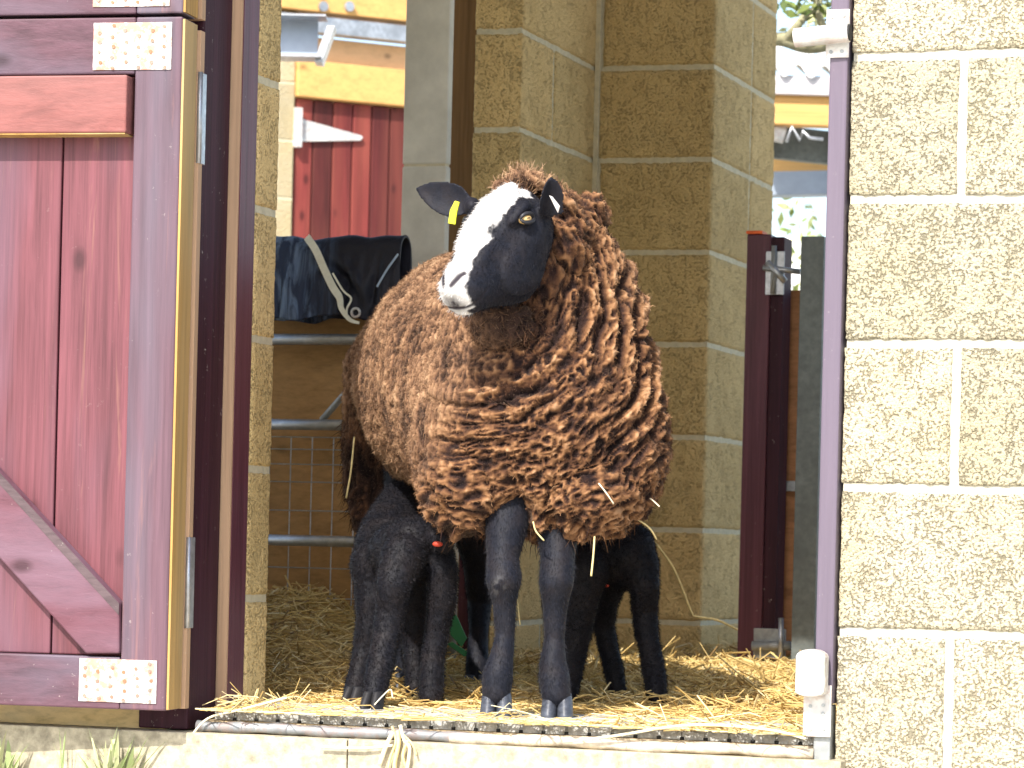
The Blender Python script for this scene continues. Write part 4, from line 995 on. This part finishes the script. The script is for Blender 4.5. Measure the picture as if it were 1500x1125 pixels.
# neck and torso inside the fleece
g.chain([(H(-.06, -.01, -.01), .045), (Q(812, 400, 5.43), .065), (Q(800, 520, 5.5), .11), (Q(785, 620, 5.6), .15)], 20)
g.sections([(Vector((x, y, z)), X_, Z_, a, b) for x, y, z, a, b in [(.04, 5.42, .50, .05, .06), (.04, 5.46, .50, .12, .14), (.0, 5.6, .54, .17, .19), (-.05, 5.85, .58, .185, .2), (-.10, 6.05, .58, .165, .18), (-.12, 6.17, .57, .08, .09)]], 32)
def leg(g, pts):
    g.chain([(p, r) for p, r in pts], 18)
def LQ(l, Y): return [(Q(x, y, Y + dy), r) for x, y, dy, r in l]
YF1, YF2 = 5.37, 5.39
legs = [LQ([(752, 700, .06, .05), (742, 770, .02, .036), (737, 815, 0, .0275), (738, 848, -.010, .0300), (739, 880, 0, .0205), (740, 930, .004, .0165), (734, 965, 0, .0205), (729, 990, -.004, .0260), (727, 1015, -.008, .0245)], YF1),
        LQ([(820, 700, .06, .05), (818, 780, .02, .036), (817, 820, 0, .0290), (815, 852, -.009, .0295), (813, 890, 0, .0210), (812, 935, .004, .0175), (810, 970, 0, .0225), (812, 994, -.004, .0270), (815, 1016, -.008, .0250)], YF2)]
YH = 6.05
legs += [LQ([(690, 690, 0, .085), (700, 760, -.02, .055), (703, 820, .02, .034), (703, 880, .06, .024), (701, 930, .03, .019), (699, 975, .0, .022), (698, 1000, -.01, .020)], YH),
         LQ([(618, 680, 0, .075), (605, 745, -.02, .055), (597, 820, .02, .036), (595, 880, .06, .024), (595, 930, .03, .019), (595, 975, .0, .022), (595, 1000, -.01, .020)], YH)]
for l in legs: leg(g, l)
# split pasterns
def hoofs(hx, hy, Y, sc=1.0, px_dir=(0, -1)):
    """pair of claws standing on the floor; returns list of meshes"""
    c = Q(hx, hy, Y); c.z = 0; fw = Vector((px_dir[0], px_dir[1], 0)).normalized(); sd_ = Vector((-fw.y, fw.x, 0)); out = []
    for k in (-1, 1):
        o = c + sd_ * .0140 * sc * k
        gg = G(); secs = []
        for z, fwd, a, b in ((.0, .008, .0134, .029), (.006, .007, .0137, .0285), (.018, .003, .0134, .026), (.030, -.001, .0128, .022), (.042, -.004, .011, .018)):
            secs.append((o + fw * fwd * sc + ZV * z * sc - sd_ * k * (z * .05), sd_, fw, a * sc, b * sc))
        gg.sections(secs, 18); out.append(gg)
    return out
me = remesh(g.mesh('ewe_raw', False), .0027, 6, .5)
V, N = get_np(me); Fq = quads_of(me)
# features in head coordinates
rel = V - A3(HE); cf, cs, cd = rel @ A3(hf) / HK, rel @ A3(hs), rel @ A3(hd)
inhead = (cf > -.1) & (cf < .22) & (np.abs(cs) < .085) & (np.abs(cd) < .10)
disp = np.zeros(len(V))
def dent(f, s, d, r3, amt):
    global disp
    q = np.sqrt(((cf - f) / r3[0]) ** 2 + ((cs - s) / r3[1]) ** 2 + ((cd - d) / r3[2]) ** 2); disp = disp + np.where(inhead, amt * np.exp(-q * q), 0); return np.exp(-q * q)
nos = np.zeros(len(V)); msk = np.zeros(len(V))
for k in (-1, 1):
    dent(.002, .066 * k, .018, (.020, .02, .016), -.006)          # eye socket
    dent(.050, .055 * k, .012, (.03, .02, .02), -.004)
    # nostril: comma-shaped slit
    for j in range(10):
        u = j / 9; nos = np.maximum(nos, dent(.190 - .028 * u, (.008 + .015 * u) * k, .010 + .008 * u, (.0042 + .0046 * math.sin(math.pi * min(1, u * 1.1)), .0034, .018), -.0014))
mouth = np.exp(-((cd + .019 + .10 * (cf - .18) * (cf < .18)) / .0028) ** 2) * sst(cf, .135, .155) * (cf < .215) * inhead
disp -= mouth * .0014
phil = np.exp(-(cs / .0022) ** 2) * (cf > .186) * inhead * (cd > -.02); disp -= phil * .002
disp += (fbm(V, 60, 5) - .5) * .0018
# tendons and knees get a little relief
disp += (fbm(V, 25, 9) - .5) * .003 * (V[:, 2] < .3)
V2 = V + N * disp[:, None]
# white blaze
edge = np.interp(cf, [-.09, -.06, -.02, .02, .06, .10, .13, .155, .18, .21], [.034, .040, .042, .036, .030, .027, .026, .027, .028, .028]) + (fbm(V, 45, 7) - .5) * .012 + (fbm(V, 220, 8) - .5) * .006
blz = sst(edge - np.abs(cs), -.0015, .0025) * inhead * sst(cd, -.052, -.046)
blz = np.where(cf > .135, sst(edge + .002 - np.abs(cs), -.0015, .003) * sst(cd + (cf - .16) * .25, -.036, -.03), blz * sst(cd, .012, .018)) * inhead
blz = blz * (cf > -.098); blz = blz * (1 - sst(-.024 - cd, 0, .003) * sst(cf, .12, .14) * sst(np.abs(cs), .012, .018))
blz *= 1 - np.clip(nos * 1.6, 0, 1); blz *= 1 - mouth
dust = .16 * np.exp(-(((V[:, 0] - Q(731, 858, 5.34).x) / .008) ** 2 + ((V[:, 2] - Q(731, 858, 5.34).z) / .014) ** 2)) * (V[:, 1] < 5.37) * sst(vn(V, 120, 5), .3, .6)
blz = np.clip(blz + dust, 0, 1)
pink = np.clip(nos * 2.0, 0, 1) + mouth * .5 + (.7 + .5 * vn(V, 300, 12)) * np.exp(-(((cf - .200) / .018) ** 2 + (cs / .019) ** 2 + ((cd + .010) / .016) ** 2)) * inhead
# lock onto a fine short coat
SV, SF, SA, _ = fur_strands(V2, N, 140000, .0075, .0006, 3, .5, .6, flow=np.where(inhead[:, None], A3(hf) * 1.3 + np.array([0, 0, .5]), np.array([0, 0, -1.0])), attr=blz, keep=((inhead | (V[:, 2] < .46))).astype(float) * (pink < .3), curl=.1)
n0 = len(V2); allV = np.concatenate([V2, SV]); allF = np.concatenate([Fq, SF + n0]); aw = np.concatenate([blz, SA]); ap = np.concatenate([np.clip(pink, 0, 1), np.zeros(len(SV))])
me = np_mesh('ewe_body', allV, allF, {'white': aw, 'pink': ap}); body = link_mesh('body', me, MAT['ewe_skin'], ewe, smooth=True)
for hx, hy, Y in ((727, 1048, 5.363), (816, 1046, 5.383), (698, 1020, 6.03), (595, 1020, 6.03)):
    for gg in hoofs(hx, hy, Y, 1.0, (-.05, -1)): gg.build('hoof', MAT['hoof'], ewe, smooth=True, bevel=.002)
# eyes
eye_w = M('amber_eye', .12, .6)
gx = eye_w.n('ShaderNodeSeparateXYZ'); eye_w.l(eye_w.co, gx.inputs[0])
eye_w.color(eye_w.ramp(eye_w.noise(eye_w.mapping((1, 1, 1)), 500, 2), [(.3, (.62, .38, .14)), (.7, (.85, .60, .28))]))
for k in (-1, 1):
    c = H(-.001, .0595 * k, .020); out = (hs * k + hd * .22 + hf * .05).normalized(); ax1 = (hf + hd * .75) ; ax1 = ax1 - out * ax1.dot(out); ax1.normalize(); ax2 = out.cross(ax1)
    g = G(); g.ell(c + out * .001, (.0118, .0080, .0110), (ax1, ax2, out)); e = g.build('eye', eye_w.m, ewe, smooth=True)
    g = G(); g.ell(c + out * .0104, (.0046, .0017, .0020), (ax1, ax2, out), 16, 10); g.build('pupil', MAT['black_rub'], e, smooth=True)
    for s_, nm in ((1, 'eyelid'), (-1, 'eyelid')):
        g = G(); P = []
        for q in range(13):
            a = math.pi * q / 12; P.append(c + ax1 * .0132 * math.cos(a) + ax2 * s_ * (.0078 if s_ * ax2.z > 0 else .0074) * math.sin(a) + out * (.0072 + .004 * math.sin(a)))
        g.tube(P, [.0020 + .0014 * math.sin(math.pi * q / 12) for q in range(13)], 10); g.build(nm, MAT['eyelid'] if 'eyelid' in MAT else MAT.setdefault('eyelid', plain('black_lid', (.02, .02, .024), .4, .4)), e, smooth=True)
# ear tags
ty = plain('yellow_tag', (.72, .72, .03), .45, .4, var=.05); c = Q(664, 308, 5.335)
et = empty_t = G(); et.prism([Q(656, 327, 5.33), Q(667, 329, 5.33), Q(669, 312, 5.33), Q(673, 296, 5.33), Q(666, 294, 5.33), Q(659, 308, 5.33)], Vector((.001, .003, 0))); o = et.build('ear_tag', ty, ewe, bevel=.0008); o['label'] = 'yellow plastic ear tag'
g = G(); g.prism([Q(804, 286, 5.190), Q(809, 288, 5.188), Q(820, 302, 5.186), Q(817, 312, 5.188), Q(811, 300, 5.190)], Vector((.001, .0025, 0))); o = g.build('ear_tag', MAT['white_metal'], ewe, bevel=.0008); o['label'] = 'small metal ear tag'

# ---------------------------------------------------------------- ewe: fleece
g = G()
T = [(.055, 5.375, .475, .06, .07), (.053, 5.40, .480, .15, .145), (.045, 5.47, .50, .195, .19), (.015, 5.60, .545, .212, .225), (-.03, 5.78, .580, .222, .238), (-.075, 5.98, .592, .222, .236), (-.112, 6.14, .585, .200, .215), (-.13, 6.24, .575, .14, .16), (-.14, 6.28, .57, .06, .07)]
g.sections([(Vector((x, y, z)), X_, Z_, a, b) for x, y, z, a, b in T], 40)
E = lambda px, py, Y, r: g.ell(Q(px, py, Y), r, None, 32, 22)
E(797, 610, 5.46, (.203, .165, .185)); E(792, 690, 5.47, (.185, .14, .115))
E(858, 715, 5.42, (.100, .10, .085)); E(690, 690, 5.43, (.080, .09, .100)); E(905, 640, 5.45, (.082, .12, .15))
E(660, 640, 5.5, (.062, .12, .13))
# neck
g.sections([(Q(x, y, Y), X_, (Z_ * .25 + Y_ * .97).normalized(), a, b) for x, y, Y, a, b in [(790, 570, 5.45, .195, .165), (800, 500, 5.455, .182, .150), (806, 450, 5.45, .160, .132), (812, 400, 5.44, .130, .115), (818, 350, 5.425, .095, .092), (812, 308, 5.41, .070, .072), (800, 280, 5.40, .048, .05), (792, 268, 5.40, .02, .02)]], 36)
E(770, 272, 5.34, (.040, .035, .022)); E(745, 274, 5.33, (.022, .03, .012)); E(800, 276, 5.35, (.03, .03, .02))
E(862, 320, 5.43, (.035, .06, .045)); E(832, 350, 5.35, (.036, .05, .060)); E(826, 300, 5.33, (.022, .04, .03))
g.ell(Q(735, 478, 5.33), (.050, .045, .032)); g.ell(Q(800, 385, 5.36), (.035, .05, .09)); g.ell(Q(812, 320, 5.35), (.024, .04, .035))
# britch wool hanging over the hind leg at the rear, and the other thigh
g.chain([(Q(560, 540, 6.12), .07), (Q(548, 640, 6.12), .060), (Q(541, 715, 6.12), .045), (Q(540, 765, 6.1), .022)], 18)
g.chain([(Q(600, 600, 6.1), .10), (Q(590, 680, 6.1), .06), ], 18)
me = remesh(g.mesh('fleece_raw', False), .0027, 22, .5)
V, N = get_np(me); Fq = quads_of(me)
KC = A3(Q(700, 430, 5.30))
d = V - KC; rad = np.sqrt((d[:, 0] * 1.0) ** 2 + (d[:, 1] * .6) ** 2 + d[:, 2] ** 2)
px = V[:, 0] / V[:, 1] * F + 750; py = 800 - (V[:, 2] - CAMZ) / V[:, 1] * F      # only used to steer the wool pattern over the real surface
# chest/neck zone and flank zone from the animal's own coordinates
ax_y = V[:, 1]; front = sst(5.62 - ax_y, 0, .12)
lefty = sst(V[:, 0] + np.interp(V[:, 2], [.36, .50, .62, .72], [.185, .125, .055, .02]) + (fbm(V, 7, 3) - .5) * .09, -.05, .06)     # 0 on the near flank side
neckz = sst(V[:, 2], .50, .60)
wc = front * np.maximum(lefty, 0)
warp = np.stack([fbm(V, 9, 11), fbm(V, 9, 14), fbm(V, 9, 17)], 1) - .5
# big drape folds: rings round the chin, strongest on the neck's far side
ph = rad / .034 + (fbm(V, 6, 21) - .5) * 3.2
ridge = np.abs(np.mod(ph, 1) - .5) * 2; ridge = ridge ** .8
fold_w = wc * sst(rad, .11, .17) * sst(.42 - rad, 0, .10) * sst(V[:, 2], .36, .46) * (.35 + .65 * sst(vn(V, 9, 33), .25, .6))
# clumps
Vw = V + warp * .03
F1, F2, ID = worley(Vw * np.array([1, 1, .85]), 52, 41); clump = np.clip(1 - F1 * 1.15, 0, 1); crack = sst(F2 - F1, .0, .22)
f1, f2, id2 = worley(V + warp * .01, 125, 51); small = np.clip(1 - f1, 0, 1)
fx1, fx2, idx_ = worley(Vw * np.array([1.25, .8, .6]), 105, 61); flk = np.clip(1 - fx1, 0, 1); flkc = sst(fx2 - fx1, 0, .3)
big = fbm(V, 7, 71) - .5
ringc = np.stack([V[:, 0] * 52, V[:, 2] * 52, rad * 128], 1) + warp * 5.0
worm = 1 - np.abs(vn(ringc, 1.0, 141) * 2 - 1); worm = .65 * worm + .35 * (1 - np.abs(vn(ringc * 2.1, 1.0, 142) * 2 - 1)); worm = sst(worm, .38, .96)
flc = V * np.array([1, 1, .55]) + warp * .02; fl2 = fbm(V * np.array([1, 1, .6]) + warp * .03, 34, 161, 2); fw = 1 - np.abs(vn(flc, 100, 151) * 2 - 1); fw = sst(.6 * fw + .4 * (1 - np.abs(vn(flc, 210, 152) * 2 - 1)), .35, .95)
disp = big * .022
disp += wc * (.0090 * worm + .0055 * clump * crack + .0025 * small)
disp += fold_w * (-.024 * (1 - ridge))
disp += (1 - wc) * (.0035 * flk * flkc + .0055 * fw + .010 * (fl2 - .5))
disp -= .026 * np.exp(-((px - 757) / 20) ** 2 - ((py - 748) / 45) ** 2) * front
# ragged bottom edge
disp += sst(.42 - V[:, 2], 0, .08) * (vn(V, 45, 77) - .4) * .022
V2 = V + N * disp[:, None]
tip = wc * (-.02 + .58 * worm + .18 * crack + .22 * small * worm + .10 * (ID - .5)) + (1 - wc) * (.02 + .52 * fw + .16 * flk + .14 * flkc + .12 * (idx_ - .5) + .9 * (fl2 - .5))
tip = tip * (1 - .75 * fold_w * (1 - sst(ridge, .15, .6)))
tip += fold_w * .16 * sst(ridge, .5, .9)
# jaw shadow painted into the dark throat wool; ragged rear underside made darker
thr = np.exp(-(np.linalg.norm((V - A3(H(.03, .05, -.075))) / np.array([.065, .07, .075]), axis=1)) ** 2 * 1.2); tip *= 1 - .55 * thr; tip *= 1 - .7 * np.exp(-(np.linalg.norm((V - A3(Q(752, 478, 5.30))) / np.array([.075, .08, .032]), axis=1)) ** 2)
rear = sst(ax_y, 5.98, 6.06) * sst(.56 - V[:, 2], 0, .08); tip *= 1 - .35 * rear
tip += (fbm(V, 18, 81) - .5) * .25
tip = np.clip(tip, 0, 1)
bleach = np.clip((1 - wc) * (.75 + (fbm(V, 4, 91) - .5) * .8) - .5 * rear + np.exp(-(np.linalg.norm((V - A3(Q(785, 266, 5.36))) / .06, axis=1)) ** 2) * 1.0 + .3 * np.exp(-((V[:, 0] - .2) / .05) ** 2) * sst(V[:, 2], .6, .75), 0, 1)
bleach = np.clip(bleach, 0, 1)
me = np_mesh('f', V2, Fq); V3, N3 = get_np(me)
flow = np.zeros_like(V3)
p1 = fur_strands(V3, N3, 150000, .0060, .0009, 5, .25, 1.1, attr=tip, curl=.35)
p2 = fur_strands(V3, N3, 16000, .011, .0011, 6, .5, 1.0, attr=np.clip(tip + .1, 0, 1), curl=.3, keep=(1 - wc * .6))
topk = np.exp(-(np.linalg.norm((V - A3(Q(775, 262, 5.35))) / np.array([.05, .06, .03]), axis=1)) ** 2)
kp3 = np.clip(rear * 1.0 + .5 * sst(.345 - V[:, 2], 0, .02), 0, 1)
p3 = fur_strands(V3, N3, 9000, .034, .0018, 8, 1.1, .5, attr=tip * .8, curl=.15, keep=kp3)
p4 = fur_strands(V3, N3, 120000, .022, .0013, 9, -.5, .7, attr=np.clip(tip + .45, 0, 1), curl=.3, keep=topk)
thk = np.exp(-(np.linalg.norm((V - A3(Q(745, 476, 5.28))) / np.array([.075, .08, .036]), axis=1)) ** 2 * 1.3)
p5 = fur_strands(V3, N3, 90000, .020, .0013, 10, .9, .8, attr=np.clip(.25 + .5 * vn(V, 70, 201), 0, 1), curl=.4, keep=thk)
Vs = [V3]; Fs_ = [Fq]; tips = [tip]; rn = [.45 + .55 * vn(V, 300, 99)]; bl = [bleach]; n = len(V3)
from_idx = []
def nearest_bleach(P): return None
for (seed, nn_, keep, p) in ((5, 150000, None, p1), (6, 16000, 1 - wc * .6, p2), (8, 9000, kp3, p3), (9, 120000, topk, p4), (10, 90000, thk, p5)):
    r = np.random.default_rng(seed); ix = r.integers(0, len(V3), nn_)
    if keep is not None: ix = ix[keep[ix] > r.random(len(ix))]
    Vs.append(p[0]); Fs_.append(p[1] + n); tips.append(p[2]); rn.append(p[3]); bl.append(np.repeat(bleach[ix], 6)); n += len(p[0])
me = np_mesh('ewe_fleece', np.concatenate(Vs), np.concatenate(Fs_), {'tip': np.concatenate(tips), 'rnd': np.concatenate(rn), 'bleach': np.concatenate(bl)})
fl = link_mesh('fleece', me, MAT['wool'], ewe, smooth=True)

# ---------------------------------------------------------------- lambs
def lamb(label, chains, ells, hoof_at, seed, tailmark, org, band_label, ears=(), dirv=(0, -1)):
    t = empty('lamb', org, label, 'lamb', None); g = G()
    for c in chains: g.chain(c, 18)
    for c, r, ax in ells: g.ell(c, r, ax)
    for e in ears: g.add(e.v, e.f)
    me = remesh(g.mesh('lamb_raw', False), .0034, 7, .5); V, N = get_np(me); Fq = quads_of(me)
    w = V + (np.stack([fbm(V, 30, seed), fbm(V, 30, seed + 3), fbm(V, 30, seed + 6)], 1) - .5) * .012
    F1, F2, ID = worley(w, 140, seed + 9); cur = np.clip(1 - F1, 0, 1); amt = np.clip(.4 + 1.2 * (fbm(V, 9, seed + 5) - .3), 0, 1.2)
    V2 = V + N * ((cur * .0034 * amt) + (fbm(V, 14, seed + 2) - .5) * .010)[:, None]
    S = fur_strands(V2, N, 55000, .0060, .0008, seed, .5, .7, curl=.3)
    n0 = len(V2); me = np_mesh('lamb_body', np.concatenate([V2, S[0]]), np.concatenate([Fq, S[1] + n0]), {'white': np.zeros(n0 + len(S[0])), 'pink': np.zeros(n0 + len(S[0]))})
    link_mesh('body', me, MAT['lamb_skin'], t, smooth=True)
    for x, y, dv in hoof_at:
        c = QF(x, y)
        for gg in hoofs(x, y, c.y, .72, dv): gg.build('hoof', MAT['lamb_hoof'], t, smooth=True, bevel=.001)
    g = G(); c, r, ax = tailmark; g.ell(c, r, ax, 16, 10); o = g.build('tail_band', MAT['tail_red'], t, smooth=True); o['label'] = band_label
    return t
MAT['lamb_hoof'] = plain('dark_hoof', (.018, .017, .019), .6, .3); MAT['tail_red'] = plain('red_mark', (.55, .06, .03), .5, .3)
def LL(l): return [(Q(x, y, Y), r) for x, y, Y, r in l]
# left lamb, seen from behind, head up under the ewe
L1 = [LL([(606, 806, 5.67, .053), (588, 808, 5.74, .056), (574, 810, 5.83, .052)]),                      # barrel
      LL([(590, 815, 5.62, .040), (577, 856, 5.60, .029), (573, 895, 5.61, .0275), (566, 935, 5.60, .0245), (557, 975, 5.575, .0215), (549, 1008, 5.55, .0195), (547, 1024, 5.54, .018)]),
      LL([(634, 802, 5.66, .034), (648, 835, 5.65, .0260), (646, 880, 5.66, .0255), (640, 920, 5.67, .0225), (634, 960, 5.67, .021), (632, 1000, 5.665, .020), (632, 1020, 5.66, .0185)]),
      LL([(556, 830, 5.80, .052), (547, 870, 5.79, .034), (540, 910, 5.78, .0235), (535, 950, 5.78, .0205), (527, 985, 5.77, .020), (520, 1012, 5.75, .019), (519, 1020, 5.75, .018)]),
      LL([(600, 850, 5.84, .040), (605, 900, 5.84, .026), (607, 950, 5.84, .022), (609, 985, 5.83, .021), (609, 1012, 5.82, .018)]),
      LL([(570, 800, 5.84, .062), (578, 765, 5.90, .050), (592, 738, 5.95, .044), (612, 722, 5.97, .036), (640, 716, 5.95, .026)]),   # neck, head
      LL([(640, 786, 5.61, .022), (650, 796, 5.595, .018)])]
lamb('black curly lamb seen from behind under the ewe, red mark on its rump', L1, [(Q(606, 792, 5.66), (.054, .05, .042), None)],
     [(546, 1039, (-.35, -1)), (632, 1034, (0, -1)), (519, 1031, (-.6, -1)), (609, 1027, (0, -1))], 201, (Q(641, 797, 5.575), (.009, .0045, .005), None), QF(590, 1034), 'red mark on the tail stump')
# right lamb
L2 = [LL([(905, 815, 5.80, .060), (878, 815, 5.80, .062), (850, 812, 5.80, .060)]),
      LL([(922, 805, 5.78, .046), (936, 828, 5.77, .036), (944, 858, 5.755, .026), (945, 895, 5.77, .0215), (950, 935, 5.765, .0200), (957, 975, 5.75, .0200), (961, 1010, 5.73, .0185), (962, 1026, 5.725, .0175)]),
      LL([(892, 840, 5.84, .040), (886, 880, 5.85, .025), (884, 915, 5.87, .019), (892, 955, 5.87, .018), (900, 990, 5.865, .0175), (905, 1014, 5.86, .0165)]),
      LL([(850, 835, 5.75, .052), (846, 880, 5.74, .036), (843, 925, 5.74, .028), (838, 965, 5.74, .024), (833, 1000, 5.735, .021), (832, 1020, 5.73, .019)]),
      LL([(822, 860, 5.84, .034), (818, 940, 5.84, .021), (815, 1005, 5.83, .018)]),
      LL([(850, 800, 5.80, .054), (832, 768, 5.84, .046), (810, 745, 5.88, .042), (786, 735, 5.92, .032), (766, 730, 5.93, .024)])]
lamb('black curly lamb standing just behind the right-hand front leg of the ewe', L2, [(Q(918, 812, 5.78), (.042, .05, .046), None)],
     [(962, 1037, (.1, -1)), (905, 1029, (.4, -1)), (832, 1033, (-.2, -1)), (815, 1026, (0, -1))], 301, (Q(885, 858, 5.745), (.009, .004, .003), None), QF(890, 1030), 'small pink mark under the belly')

# straw caught in the fleece
def fs(label, pts, r=.0016, mat='straw_one'):
    stalk('straw_stalk', [Q(*p) for p in pts], r, label, mat=mat)
fs('bent straw hanging from the chest wool between the front legs', [(781, 764, 5.33), (785, 778, 5.33), (797, 792, 5.33)], .0014)
fs('straight straw hanging down in front of the right lamb', [(871, 786, 5.34), (869, 815, 5.33), (866, 844, 5.33)], .0017)
fs('straw stuck in the chest wool at the lower right of the ewe', [(877, 708, 5.30), (888, 722, 5.295), (899, 738, 5.30)], .0012, 'straw_pale')
fs('pale straw tip poking from the wool right of the ewe', [(940, 722, 5.40), (955, 732, 5.38), (966, 742, 5.36)], .0012, 'straw_pale')
fs('curved straw arching over the back of the right lamb', [(905, 768, 5.40), (925, 758, 5.41), (950, 772, 5.42), (962, 790, 5.43)], .0014)
fs('thin straw hanging below the ewe beside her left-hand front leg', [(757, 790, 5.36), (758, 830, 5.38), (757, 870, 5.4), (762, 915, 5.42)], .0011)
fs('pale straw on top of the rump of the left lamb', [(628, 728, 5.5), (636, 750, 5.5), (633, 768, 5.5)], .0013, 'straw_pale')
fs('straw lying across the hoof of the left lamb', [(540, 1042, 5.48), (560, 1020, 5.48), (572, 1010, 5.49), (575, 1022, 5.48)], .0012, 'straw_pale')
fs('straw dangling from the wool at the rear of the ewe', [(519, 640, 6.0), (514, 690, 5.99), (507, 730, 5.99)], .0018)
# green plastic scrap behind the lambs
g = G(); g.prism([Q(655, 905, 6.4), Q(668, 900, 6.4), Q(684, 935, 6.4), Q(676, 948, 6.4), Q(660, 930, 6.4)], Vector((0, .01, 0))); g.prism([Q(655, 944, 6.42), Q(662, 940, 6.42), Q(690, 958, 6.42), Q(680, 962, 6.42)], Vector((0, .01, 0)))
tag(g.build('feed_bag', plain('green_plastic', (.04, .28, .10), .4, .4), bevel=.001), 'torn scrap of green plastic bag behind the left lamb', 'bag')
